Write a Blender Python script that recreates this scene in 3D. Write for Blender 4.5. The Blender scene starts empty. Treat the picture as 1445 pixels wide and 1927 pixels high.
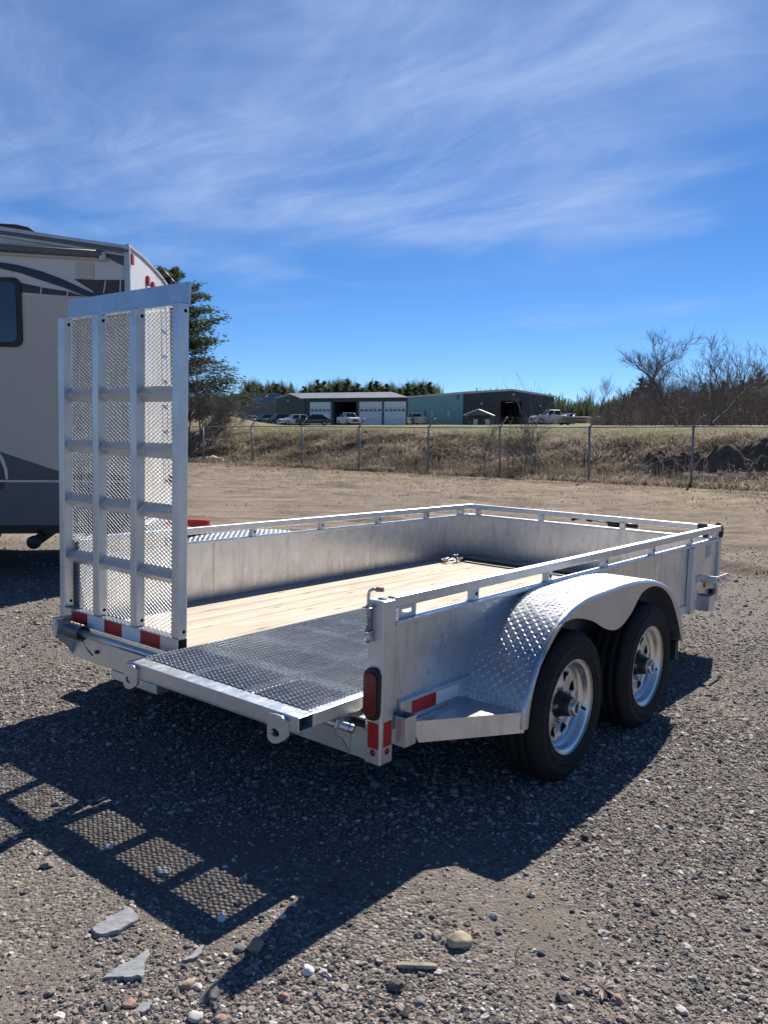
import bpy, math, random
import numpy as np
from mathutils import Vector, Matrix, noise as mnoise

# ------------------------------------------------------------------ camera, sky, sun
scene = bpy.context.scene
col = scene.collection
H_EYE, FPX, PW, PH = 1.512, 1526.0, 1445.0, 1927.0
PITCH, ROLL = math.radians(-5.5), math.radians(0.5)
_F = np.array([0, math.cos(PITCH), math.sin(PITCH)])
_R0 = np.array([1.0, 0, 0]); _U0 = np.cross(_R0, _F)
_R = math.cos(ROLL) * _R0 + math.sin(ROLL) * _U0
_U = -math.sin(ROLL) * _R0 + math.cos(ROLL) * _U0
camd = bpy.data.cameras.new('camera'); cam = bpy.data.objects.new('camera', camd); col.objects.link(cam)
camd.sensor_fit = 'VERTICAL'; camd.sensor_height = 24.0; camd.lens = 24.0 * FPX / PH
camd.clip_start = 0.05; camd.clip_end = 4000
cam.matrix_world = Matrix(((_R[0], _U[0], -_F[0], 0), (_R[1], _U[1], -_F[1], 0), (_R[2], _U[2], -_F[2], H_EYE), (0, 0, 0, 1)))
scene.camera = cam

SUN_EL, SUN_AZ = math.radians(42.8), math.radians(24.5)      # azimuth clockwise from +Y
SUN = Vector((math.sin(SUN_AZ) * math.cos(SUN_EL), math.cos(SUN_AZ) * math.cos(SUN_EL), math.sin(SUN_EL)))
world = bpy.data.worlds.new('World'); scene.world = world; world.use_nodes = True
def build_world():
    nt = world.node_tree; nt.nodes.clear(); N = nt.nodes.new; L = nt.links.new
    out = N('ShaderNodeOutputWorld'); bg = N('ShaderNodeBackground'); bg.inputs['Strength'].default_value = 0.079
    sky = N('ShaderNodeTexSky'); sky.sky_type = 'NISHITA'; sky.sun_disc = False
    sky.sun_elevation = SUN_EL; sky.sun_rotation = SUN_AZ
    sky.air_density = 0.75; sky.dust_density = 0.0; sky.ozone_density = 8.0; sky.altitude = 1500
    hs = N('ShaderNodeHueSaturation'); L(sky.outputs[0], hs.inputs['Color']); hs.inputs['Saturation'].default_value = 1.09
    # cirrus: a thin layer on a plane high above, stretched streaks and patches
    tc = N('ShaderNodeTexCoord'); sep = N('ShaderNodeSeparateXYZ'); L(tc.outputs['Generated'], sep.inputs[0])
    def math_(op, a, b=None, c=None):
        m = N('ShaderNodeMath'); m.operation = op
        for i, x in enumerate((a, b, c)):
            if x is None: continue
            if isinstance(x, (int, float)): m.inputs[i].default_value = x
            else: L(x, m.inputs[i])
        return m.outputs[0]
    z = math_('MAXIMUM', sep.outputs[2], 0.03)
    u = math_('DIVIDE', sep.outputs[0], z); v = math_('DIVIDE', sep.outputs[1], z)
    cmb = N('ShaderNodeCombineXYZ'); L(u, cmb.inputs[0]); L(v, cmb.inputs[1])
    def mapped(loc, rot, scl):
        m = N('ShaderNodeMapping'); L(cmb.outputs[0], m.inputs[0])
        m.inputs['Location'].default_value = loc; m.inputs['Rotation'].default_value = (0, 0, rot); m.inputs['Scale'].default_value = scl
        return m.outputs[0]
    def nz(vec, scale, detail, rough, dist=0.0):
        n = N('ShaderNodeTexNoise'); L(vec, n.inputs['Vector']); n.inputs['Scale'].default_value = scale
        n.inputs['Detail'].default_value = detail; n.inputs['Roughness'].default_value = rough; n.inputs['Distortion'].default_value = dist
        return n.outputs['Fac']
    def ramp(fac, a, b):
        m = N('ShaderNodeMapRange'); L(fac, m.inputs[0]); m.inputs[1].default_value = a; m.inputs[2].default_value = b
        m.interpolation_type = 'SMOOTHSTEP'; return m.outputs[0]
    # one broad wispy bank ahead, loose patches elsewhere; the streaks fan and curl
    def warped(amount, scale, loc, rot, scl):
        n = N('ShaderNodeTexNoise'); L(mapped((7.1, 3.3, 0), 0.0, (1, 1, 1)), n.inputs['Vector']); n.inputs['Scale'].default_value = scale; n.inputs['Detail'].default_value = 2
        sb = N('ShaderNodeVectorMath'); sb.operation = 'SUBTRACT'; L(n.outputs['Color'], sb.inputs[0]); sb.inputs[1].default_value = (0.5, 0.5, 0.5)
        sc = N('ShaderNodeVectorMath'); sc.operation = 'SCALE'; L(sb.outputs[0], sc.inputs[0]); sc.inputs['Scale'].default_value = amount
        ad = N('ShaderNodeVectorMath'); ad.operation = 'ADD'; L(cmb.outputs[0], ad.inputs[0]); L(sc.outputs[0], ad.inputs[1])
        m = N('ShaderNodeMapping'); L(ad.outputs[0], m.inputs[0]); m.inputs['Rotation'].default_value = (0, 0, rot)
        m2 = N('ShaderNodeMapping'); L(m.outputs[0], m2.inputs[0]); m2.inputs['Location'].default_value = loc; m2.inputs['Scale'].default_value = scl
        return m2.outputs[0]
    du = math_('DIVIDE', math_('ADD', u, 0.45), 1.75); dv = math_('DIVIDE', math_('SUBTRACT', v, 3.0), 1.9)
    rad = math_('SQRT', math_('ADD', math_('MULTIPLY', du, du), math_('MULTIPLY', dv, dv)))
    warp = nz(mapped((2.0, 4.4, 0), 0.3, (1, 1, 1)), 0.9, 4, 0.5, 0.6)
    core = ramp(math_('ADD', rad, math_('MULTIPLY', math_('SUBTRACT', warp, 0.5), 2.2)), 1.45, 0.25)
    loose = ramp(nz(mapped((3.1, 0.4, 0), 0.2, (1, 1, 1)), 0.42, 3, 0.5, 0.4), 0.52, 0.80)
    big = math_('MAXIMUM', core, math_('MULTIPLY', loose, 0.6))
    strk = ramp(nz(warped(1.3, 0.6, (0.3, 1.7, 0), 0.85, (0.55, 2.0, 1)), 1.25, 9, 0.62, 0.25), 0.30, 0.80)
    strk2 = ramp(nz(warped(1.0, 0.9, (5.3, 2.7, 0), 1.25, (0.55, 2.8, 1)), 2.0, 9, 0.64, 0.2), 0.40, 0.88)
    veil = nz(mapped((1, 7, 0), 0.4, (0.8, 1.2, 1)), 0.8, 5, 0.5, 0.4)
    s = math_('ADD', math_('MULTIPLY', strk, 0.75), math_('MULTIPLY', strk2, 0.35))
    d = math_('MULTIPLY', big, math_('ADD', math_('MULTIPLY', s, 0.62), math_('MULTIPLY', veil, 0.42)))
    low = ramp(sep.outputs[2], 0.03, 0.14)                 # the layer thins out of sight at the horizon
    d = math_('MULTIPLY', math_('MINIMUM', d, 0.85), low)
    mix = N('ShaderNodeMix'); mix.data_type = 'RGBA'; L(d, mix.inputs['Factor'])
    L(hs.outputs[0], mix.inputs['A']); mix.inputs['B'].default_value = (3.9, 5.1, 7.8, 1)
    L(mix.outputs['Result'], bg.inputs['Color']); L(bg.outputs[0], out.inputs[0])
build_world()
sund = bpy.data.lights.new('sun', 'SUN'); sund.energy = 5.0; sund.angle = math.radians(0.53); sund.color = (1.0, 0.93, 0.83)
sun = bpy.data.objects.new('sun', sund); col.objects.link(sun)
sun.rotation_euler = (-SUN).to_track_quat('-Z', 'Y').to_euler(); sun.location = (10, 20, 30)
scene.view_settings.view_transform = 'Standard'; scene.view_settings.look = 'None'
scene.view_settings.exposure = 0.6; scene.view_settings.gamma = 1.0
scene.render.engine = 'CYCLES'; scene.cycles.use_denoising = True
scene.cycles.max_bounces = 8; scene.cycles.caustics_reflective = False; scene.cycles.caustics_refractive = False

# ------------------------------------------------------------------ helpers
rnd = random.Random(7)
rng = np.random.default_rng(11)
R_ = math.radians

def tag(o, label=None, cat=None, group=None, kind=None):
    if label: o['label'] = label
    if cat: o['category'] = cat
    if group: o['group'] = group
    if kind: o['kind'] = kind
    return o
def empty(name, loc=(0, 0, 0), rz=0.0, parent=None):
    e = bpy.data.objects.new(name, None); e.empty_display_size = 0.2; col.objects.link(e)
    e.location = loc; e.rotation_euler = (0, 0, rz); e.parent = parent
    return e
def link(name, me, parent=None):
    o = bpy.data.objects.new(name, me); col.objects.link(o); o.parent = parent
    return o
def copy_tree(o, parent=None):
    c = o.copy(); col.objects.link(c); c.parent = parent
    for ch in o.children: copy_tree(ch, c)
    return c

class MB:
    def __init__(s): s.v = []; s.f = []; s.sm = []
    def add(s, vs, fs, smooth=False):
        b = len(s.v); s.v += [tuple(p) for p in vs]
        for f in fs: s.f.append(tuple(b + i for i in f)); s.sm.append(smooth)
        return s
    def box(s, a, b):
        x0, y0, z0 = a; x1, y1, z1 = b
        return s.add([(x0,y0,z0),(x1,y0,z0),(x1,y1,z0),(x0,y1,z0),(x0,y0,z1),(x1,y0,z1),(x1,y1,z1),(x0,y1,z1)],
                     [(0,3,2,1),(4,5,6,7),(0,1,5,4),(1,2,6,5),(2,3,7,6),(3,0,4,7)])
    def obox(s, c, ax, ay, az):
        c, ax, ay, az = map(Vector, (c, ax, ay, az)); vs = []
        for k in (-1, 1):
            for i, j in ((-1,-1),(1,-1),(1,1),(-1,1)): vs.append(c + ax*i + ay*j + az*k)
        return s.add(vs, [(0,3,2,1),(4,5,6,7),(0,1,5,4),(1,2,6,5),(2,3,7,6),(3,0,4,7)])
    def bar(s, p, q, w, h, up=(0, 0, 1)):
        p, q = Vector(p), Vector(q); d = (q - p); L = d.length
        if L < 1e-6: return s
        d /= L; up = Vector(up); x = d.cross(up)
        if x.length < 1e-4: x = d.cross(Vector((1, 0, 0)))
        x.normalize(); u = x.cross(d)
        return s.obox((p + q) / 2, d * (L / 2), x * (w / 2), u * (h / 2))
    def tube(s, pts, r, n=8, cap=True, smooth=True):
        pts = [Vector(p) for p in pts]; rr = r if isinstance(r, (list, tuple)) else [r] * len(pts)
        b = len(s.v); prev = None
        for i, p in enumerate(pts):
            t = (pts[min(i+1, len(pts)-1)] - pts[max(i-1, 0)])
            if t.length < 1e-9: t = Vector((0, 0, 1))
            t.normalize()
            if prev is None:
                a = t.cross(Vector((0, 0, 1)))
                if a.length < 0.05: a = t.cross(Vector((1, 0, 0)))
            else:
                a = prev - t * prev.dot(t)
                if a.length < 1e-5: a = t.cross(Vector((0, 1, 0)))
            a.normalize(); prev = a; c = t.cross(a)
            for k in range(n):
                th = 2 * math.pi * k / n
                s.v.append(tuple(p + (a * math.cos(th) + c * math.sin(th)) * rr[i]))
        for i in range(len(pts) - 1):
            for k in range(n):
                k2 = (k + 1) % n
                s.f.append((b+i*n+k, b+i*n+k2, b+(i+1)*n+k2, b+(i+1)*n+k)); s.sm.append(smooth)
        if cap:
            s.f.append(tuple(b + k for k in reversed(range(n)))); s.sm.append(False)
            e = b + (len(pts)-1)*n
            s.f.append(tuple(e + k for k in range(n))); s.sm.append(False)
        return s
    def lathe(s, prof, n=32, axis='Y', c=(0, 0, 0), smooth=True, close=False):
        b = len(s.v); c = Vector(c); m = len(prof)
        for k in range(n):
            th = 2 * math.pi * k / n; co, si = math.cos(th), math.sin(th)
            for r, a in prof:
                if axis == 'Y': p = (r*co, a, r*si)
                elif axis == 'Z': p = (r*co, r*si, a)
                else: p = (a, r*co, r*si)
                s.v.append(tuple(c + Vector(p)))
        mm = m if close else m - 1
        for k in range(n):
            k2 = (k+1) % n
            for i in range(mm):
                j = (i+1) % m
                s.f.append((b+k*m+i, b+k2*m+i, b+k2*m+j, b+k*m+j)); s.sm.append(smooth)
        return s
    def prism(s, poly, axis, a, b):
        """poly of 2-D points; axis is the extrusion axis, from a to b"""
        def P(p, t): return {'X': (t, p[0], p[1]), 'Y': (p[0], t, p[1]), 'Z': (p[0], p[1], t)}[axis]
        n = len(poly); vs = [P(p, a) for p in poly] + [P(p, b) for p in poly]
        fs = [tuple(reversed(range(n))), tuple(range(n, 2*n))] + [(i, (i+1) % n, n+(i+1) % n, n+i) for i in range(n)]
        return s.add(vs, fs)
    def mesh(s, name, mat):
        me = bpy.data.meshes.new(name); me.from_pydata(s.v, [], s.f)
        me.polygons.foreach_set('use_smooth', s.sm)
        if mat: me.materials.append(mat)
        me.update(); return me
    def build(s, name, mat, parent=None, bevel=0.0, fixn=True):
        me = s.mesh(name, mat)
        if fixn:
            import bmesh
            bm = bmesh.new(); bm.from_mesh(me); bmesh.ops.recalc_face_normals(bm, faces=bm.faces); bm.to_mesh(me); bm.free()
        o = link(name, me, parent)
        if bevel:
            m = o.modifiers.new('bevel', 'BEVEL'); m.width = bevel; m.segments = 2; m.limit_method = 'ANGLE'
            m.angle_limit = R_(40)
        return o

def np_mesh(name, V, Fc, mat, smooth=False, attrs=None):
    """V (n,3), Fc (m,3 or 4) arrays"""
    me = bpy.data.meshes.new(name); V = np.asarray(V, np.float32); Fc = np.asarray(Fc, np.int32)
    k = Fc.shape[1]
    me.vertices.add(len(V)); me.vertices.foreach_set('co', V.ravel())
    me.loops.add(Fc.size); me.loops.foreach_set('vertex_index', Fc.ravel())
    me.polygons.add(len(Fc)); me.polygons.foreach_set('loop_start', np.arange(0, Fc.size, k, dtype=np.int32))
    me.polygons.foreach_set('use_smooth', np.full(len(Fc), smooth))
    for an, (dom, arr) in (attrs or {}).items():
        a = me.attributes.new(an, 'FLOAT', dom); a.data.foreach_set('value', np.asarray(arr, np.float32))
    me.materials.append(mat); me.update(calc_edges=True); me.validate()
    return me

# ------------------------------------------------------------------ materials
MATS = {}
class NT:
    def __init__(s, name):
        s.m = bpy.data.materials.new(name); s.m.use_nodes = True; s.t = s.m.node_tree
        s.b = s.t.nodes['Principled BSDF']; s._obj = None
    def n(s, typ, **kw):
        x = s.t.nodes.new(typ)
        for k, v in kw.items(): setattr(x, k, v)
        return x
    def l(s, a, b): s.t.links.new(a, b)
    def coord(s, kind='Object'):
        return s.n('ShaderNodeTexCoord').outputs[kind]
    def pos(s): return s.n('ShaderNodeNewGeometry').outputs['Position']
    def mapping(s, vec, scale=(1,1,1), loc=(0,0,0), rot=(0,0,0)):
        m = s.n('ShaderNodeMapping'); s.l(vec, m.inputs[0]); m.inputs['Scale'].default_value = scale
        m.inputs['Location'].default_value = loc; m.inputs['Rotation'].default_value = rot; return m.outputs[0]
    def noise(s, vec, scale, detail=4, rough=0.55, dist=0.0):
        x = s.n('ShaderNodeTexNoise'); s.l(vec, x.inputs['Vector']); x.inputs['Scale'].default_value = scale
        x.inputs['Detail'].default_value = detail; x.inputs['Roughness'].default_value = rough; x.inputs['Distortion'].default_value = dist
        return x.outputs['Fac']
    def voro(s, vec, scale, out='Color', feature='F1'):
        x = s.n('ShaderNodeTexVoronoi', feature=feature); s.l(vec, x.inputs['Vector']); x.inputs['Scale'].default_value = scale
        return x.outputs[out]
    def ramp(s, fac, stops):
        r = s.n('ShaderNodeValToRGB'); e = r.color_ramp.elements
        while len(e) < len(stops): e.new(0.5)
        for i, (p, c) in enumerate(stops):
            e[i].position = p; e[i].color = (c[0], c[1], c[2], 1) if isinstance(c, (tuple, list)) else (c, c, c, 1)
        s.l(fac, r.inputs[0]); return r.outputs[0]
    def rng(s, fac, a, b, c=0.0, d=1.0):
        r = s.n('ShaderNodeMapRange'); s.l(fac, r.inputs[0])
        for i, x in enumerate((a, b, c, d)): r.inputs[1+i].default_value = x
        return r.outputs[0]
    def mix(s, fac, a, b, mode='MIX'):
        m = s.n('ShaderNodeMix', data_type='RGBA', blend_type=mode)
        for key, x in (('Factor', fac), ('A', a), ('B', b)):
            if isinstance(x, (tuple, list)): m.inputs[key].default_value = (x[0], x[1], x[2], 1)
            elif isinstance(x, (int, float)):
                if key == 'Factor': m.inputs[key].default_value = x
                else: m.inputs[key].default_value = (x, x, x, 1)
            else: s.l(x, m.inputs[key])
        return m.outputs['Result']
    def math(s, op, a, b=None):
        m = s.n('ShaderNodeMath', operation=op)
        for i, x in enumerate((a, b)):
            if x is None: continue
            if isinstance(x, (int, float)): m.inputs[i].default_value = x
            else: s.l(x, m.inputs[i])
        return m.outputs[0]
    def bump(s, h, strength=0.3, dist=0.01, normal=None):
        b = s.n('ShaderNodeBump'); s.l(h, b.inputs['Height']); b.inputs['Strength'].default_value = strength
        b.inputs['Distance'].default_value = dist
        if normal: s.l(normal, b.inputs['Normal'])
        s.l(b.outputs[0], s.b.inputs['Normal']); return b.outputs[0]
    def set(s, **kw):
        for k, v in kw.items():
            i = s.b.inputs[{'base': 'Base Color', 'rough': 'Roughness', 'metal': 'Metallic', 'spec': 'Specular IOR Level',
                            'trans': 'Transmission Weight', 'coat': 'Coat Weight'}.get(k, k)]
            if hasattr(v, 'links'): s.l(v, i)
            elif isinstance(v, (tuple, list)): i.default_value = (v[0], v[1], v[2], 1)
            else: i.default_value = v
        return s

def simple(name, c, rough=0.5, metal=0.0, var=0.12, scale=6.0, bump=0.0, bscale=40.0, spec=0.5):
    t = NT(name); v = t.coord()
    n = t.noise(v, scale, 5)
    a = tuple(x * (1 - var) for x in c); b = tuple(min(1, x * (1 + var)) for x in c)
    t.set(base=t.ramp(n, [(0.3, a), (0.7, b)]), metal=metal, spec=spec)
    t.set(rough=t.rng(t.noise(v, scale * 2.3, 3), 0.3, 0.7, max(0.02, rough - 0.07), min(1, rough + 0.07)))
    if bump: t.bump(t.noise(v, bscale, 4), bump, 0.005)
    MATS[name] = t.m; return t.m

def galv(name, lo, hi, rough, stain=0.0, dull=0.85):
    t = NT(name); v = t.coord()
    sp = t.voro(v, 55.0); big = t.noise(v, 5.0, 6, 0.6, 0.6); st = t.noise(t.mapping(v, (9, 9, 1.6)), 2.2, 6, 0.65, 0.8)
    f = t.math('ADD', t.math('MULTIPLY', t.rng(sp, 0, 1, 0, 1), 0.15), t.math('MULTIPLY', big, 0.85))
    c = t.ramp(f, [(0.25, lo), (0.72, hi)])
    if stain: c = t.mix(t.math('MULTIPLY', t.rng(st, 0.50, 0.68, 0, 1), stain), c, (0.40, 0.37, 0.32))
    t.set(base=c, metal=dull, rough=t.rng(t.math('ADD', t.math('MULTIPLY', sp, 0.25), t.math('MULTIPLY', st, 0.75)), 0.25, 0.75, rough - 0.10, rough + 0.12))
    t.bump(t.noise(v, 60, 3), 0.06, 0.002)
    MATS[name] = t.m; return t.m

G_WALL = galv('galvanised sheet', (0.54, 0.56, 0.57), (0.78, 0.79, 0.79), 0.34, 0.38, 0.84)
G_TUBE = galv('galvanised tube', (0.53, 0.565, 0.59), (0.70, 0.73, 0.755), 0.38, 0.12)
G_TREAD = galv('galvanised tread plate', (0.44, 0.46, 0.48), (0.57, 0.59, 0.60), 0.33)
G_MESH_BRIGHT = galv('brightened flat-laid expanded metal', (0.50, 0.53, 0.56), (0.70, 0.72, 0.74), 0.36)  # same metal as the upright gate, its brighter reflection put into the colour
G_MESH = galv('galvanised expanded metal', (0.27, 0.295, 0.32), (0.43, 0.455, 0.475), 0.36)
SPRING = simple('dark spring steel', (0.22, 0.23, 0.24), 0.4, 0.9, 0.1, 30)
ZINC = simple('zinc plated steel', (0.62, 0.62, 0.60), 0.3, 1.0, 0.1, 30)
CHROME = simple('bright rim steel', (0.66, 0.67, 0.68), 0.34, 1.0, 0.06, 12)
RUBBER = simple('tyre rubber', (0.017, 0.017, 0.018), 0.78, 0, 0.2, 20, 0.2, 90, 0.3)
BLACK = simple('black painted steel', (0.012, 0.012, 0.013), 0.45, 0, 0.2, 12)
BLACKP = simple('black plastic', (0.018, 0.018, 0.02), 0.55, 0, 0.15, 12)
DARKHOLE = simple('dark opening', (0.01, 0.01, 0.011), 0.9, 0, 0.1, 10, spec=0.1)
RED_P = simple('red paint', (0.42, 0.025, 0.03), 0.45, 0, 0.15, 12)
LENS = simple('red lens', (0.22, 0.006, 0.010), 0.16, 0, 0.25, 60, 0.25, 160)
AMBER = simple('amber lens', (0.62, 0.26, 0.02), 0.2, 0, 0.15, 60)
TAPE_R = simple('red reflective tape', (0.50, 0.012, 0.018), 0.35, 0, 0.12, 220)
TAPE_W = simple('white reflective tape', (0.86, 0.89, 0.95), 0.3, 0, 0.08, 220)
PINK = simple('faded red rubber grip', (0.62, 0.28, 0.30), 0.6, 0, 0.1, 60)
LEATHER = simple('brown webbing', (0.13, 0.085, 0.05), 0.8, 0, 0.2, 60, 0.4, 300)
PAPER = simple('printed sticker paper', (0.72, 0.73, 0.74), 0.5, 0, 0.04, 40)
INK = simple('grey ink', (0.16, 0.16, 0.18), 0.6, 0, 0.1, 40)

def wood_mat():
    t = NT('pine deck board'); v = t.coord(); oi = t.n('ShaderNodeObjectInfo')
    off = t.n('ShaderNodeVectorMath', operation='SCALE'); t.l(oi.outputs['Random'], off.inputs['Scale']); off.inputs[0].default_value = (13.1, 7.7, 5.3)
    ad = t.n('ShaderNodeVectorMath', operation='ADD'); t.l(v, ad.inputs[0]); t.l(off.outputs[0], ad.inputs[1]); v = ad.outputs[0]
    g = t.noise(t.mapping(v, (0.7, 9, 9)), 2.6, 6, 0.62, 0.9)
    fine = t.noise(t.mapping(v, (3, 90, 90)), 3.0, 3)
    kn = t.n('ShaderNodeTexVoronoi', voronoi_dimensions='2D'); t.l(t.mapping(v, (1.0, 4.2, 4)), kn.inputs['Vector']); kn.inputs['Scale'].default_value = 1.45
    kd = t.rng(kn.outputs['Distance'], 0.03, 0.085, 1, 0)
    c = t.ramp(g, [(0.32, (0.40, 0.305, 0.215)), (0.46, (0.60, 0.52, 0.425)), (0.62, (0.74, 0.685, 0.60))])
    c = t.mix(t.math('MULTIPLY', fine, 0.25), c, (0.40, 0.28, 0.17))
    c = t.mix(t.math('MULTIPLY', oi.outputs['Random'], 0.45), c, (0.57, 0.47, 0.36))
    dirt = t.noise(v, 2.2, 6, 0.65)
    c = t.mix(t.rng(dirt, 0.56, 0.75, 0, 0.3), c, (0.30, 0.25, 0.20))
    c = t.mix(t.math('MULTIPLY', kd, 0.75), c, (0.16, 0.085, 0.045))
    t.set(base=c, rough=0.75, spec=0.3); t.bump(fine, 0.25, 0.003)
    return t.m
WOOD = wood_mat()

def ground_mat():
    t = NT('gravel and dirt'); p = t.pos()
    at = lambda n: (lambda a: (setattr(a, 'attribute_name', n), a.outputs['Fac'])[1])(t.n('ShaderNodeAttribute'))
    bank, green, dirt = at('bank'), at('green'), at('dirt')
    # crushed stone: cells of mixed stone colours with fines between them
    vc = t.n('ShaderNodeTexVoronoi'); t.l(p, vc.inputs['Vector']); vc.inputs['Scale'].default_value = 75
    vsep = t.n('ShaderNodeSeparateColor'); t.l(vc.outputs['Color'], vsep.inputs[0])
    stone = t.ramp(vsep.outputs[0], [(0.0, (0.07, 0.072, 0.078)), (0.28, (0.15, 0.144, 0.138)), (0.5, (0.235, 0.208, 0.182)), (0.72, (0.31, 0.245, 0.21)), (0.9, (0.38, 0.36, 0.335)), (1, (0.58, 0.57, 0.55))])
    fines = t.ramp(t.noise(p, 2.1, 6), [(0.3, (0.165, 0.142, 0.121)), (0.7, (0.245, 0.214, 0.183))])
    patch = t.rng(t.noise(p, 0.8, 5, 0.6), 0.38, 0.60, 0.0, 0.9)
    gr = t.mix(patch, fines, stone)
    grain = t.noise(p, 170, 3)
    gr = t.mix(t.rng(grain, 0.45, 0.7, 0, 0.5), gr, (0.10, 0.095, 0.09))
    # driven dirt, streaked along the tracks
    rot = t.mapping(p, (0.22, 2.2, 1), (0, 0, 0), (0, 0, -0.12))
    trk = t.noise(rot, 1.3, 7, 0.62, 0.3)
    tan = t.ramp(trk, [(0.34, (0.105, 0.082, 0.062)), (0.46, (0.215, 0.172, 0.133)), (0.62, (0.315, 0.26, 0.205))])
    tan = t.mix(t.rng(t.noise(p, 24, 4, 0.7), 0.46, 0.62, 0, 0.42), tan, (0.16, 0.13, 0.10))
    tan = t.mix(t.rng(t.noise(p, 0.35, 6, 0.65), 0.42, 0.66, 0, 0.5), tan, (0.20, 0.155, 0.115))
    tan = t.mix(t.rng(t.noise(p, 5.0, 5, 0.75), 0.50, 0.66, 0, 0.55), tan, (0.34, 0.285, 0.228))
    c = t.mix(dirt, gr, tan)
    # bank: matted dead grass over brown soil
    bg = t.noise(t.mapping(p, (1, 1, 2.5)), 2.2, 8, 0.7, 0.6)
    bc = t.ramp(bg, [(0.28, (0.085, 0.066, 0.046)), (0.5, (0.26, 0.205, 0.14)), (0.74, (0.44, 0.365, 0.26))])
    c = t.mix(bank, c, bc)
    gc = t.ramp(t.noise(p, 0.6, 6, 0.6), [(0.3, (0.11, 0.135, 0.04)), (0.7, (0.21, 0.215, 0.085))])
    c = t.mix(green, c, gc)
    t.set(base=c, rough=0.95, spec=0.15)
    h = t.math('ADD', t.math('MULTIPLY', t.math('MULTIPLY', vc.outputs['Distance'], -1.1), patch), t.math('MULTIPLY', grain, 0.4))
    h = t.math('ADD', h, t.math('MULTIPLY', t.noise(p, 14, 6, 0.65), 1.2))
    t.bump(h, 0.9, 0.02)
    return t.m
GROUND = ground_mat()

def stone_mat():
    t = NT('mixed gravel stone'); oi = t.n('ShaderNodeObjectInfo')
    c = t.ramp(oi.outputs['Random'], [(0.0, (0.03, 0.032, 0.036)), (0.24, (0.09, 0.09, 0.095)), (0.44, (0.18, 0.168, 0.156)), (0.64, (0.31, 0.264, 0.22)), (0.77, (0.37, 0.265, 0.22)), (0.88, (0.42, 0.39, 0.355)), (0.95, (0.60, 0.58, 0.54)), (1, (0.75, 0.73, 0.70))])
    n = t.noise(t.coord(), 3.0, 5)
    c = t.mix(0.22, c, t.ramp(n, [(0.3, (0.17, 0.155, 0.14)), (0.7, (0.42, 0.38, 0.34))]))
    t.set(base=c, rough=0.85, spec=0.25); t.bump(n, 0.2, 0.1); return t.m
STONE = stone_mat()

# ------------------------------------------------------------------ terrain
TM = Matrix(((0.628905, -0.777232, 0.019744, -0.00517), (0.777345, 0.629068, 0.002799, 2.87603), (-0.014596, 0.013588, 0.999801, 0.4714), (0, 0, 0, 1)))
FP = np.array([-6.17, 38.1]); FD = np.array([0.7496, -0.6619]); FN = np.array([0.6619, 0.7496])      # fence line: point, direction, normal
def smooth(a, b, x):
    t = np.clip((x - a) / (b - a), 0, 1); return t * t * (3 - 2 * t)
def vnoise(x, y, s, seed=0):
    """cheap smooth value noise"""
    x = np.asarray(x, float) / s; y = np.asarray(y, float) / s
    xi = np.floor(x).astype(np.int64); yi = np.floor(y).astype(np.int64); xf = x - xi; yf = y - yi
    xf = xf*xf*(3-2*xf); yf = yf*yf*(3-2*yf)
    def h(i, j):
        n = (i * 374761393 + j * 668265263 + seed * 1442695041) & 0x7fffffff
        n = ((n ^ (n >> 13)) * 1274126177) & 0x7fffffff
        return ((n ^ (n >> 16)) & 0xffff) / 65535.0
    return (h(xi, yi)*(1-xf)+h(xi+1, yi)*xf)*(1-yf) + (h(xi, yi+1)*(1-xf)+h(xi+1, yi+1)*xf)*yf - 0.5
def fence_s(x, y): return (np.asarray(x, float) - FP[0]) * FN[0] + (np.asarray(y, float) - FP[1]) * FN[1]
def fence_t(x, y): return (np.asarray(x, float) - FP[0]) * FD[0] + (np.asarray(y, float) - FP[1]) * FD[1]
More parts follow.
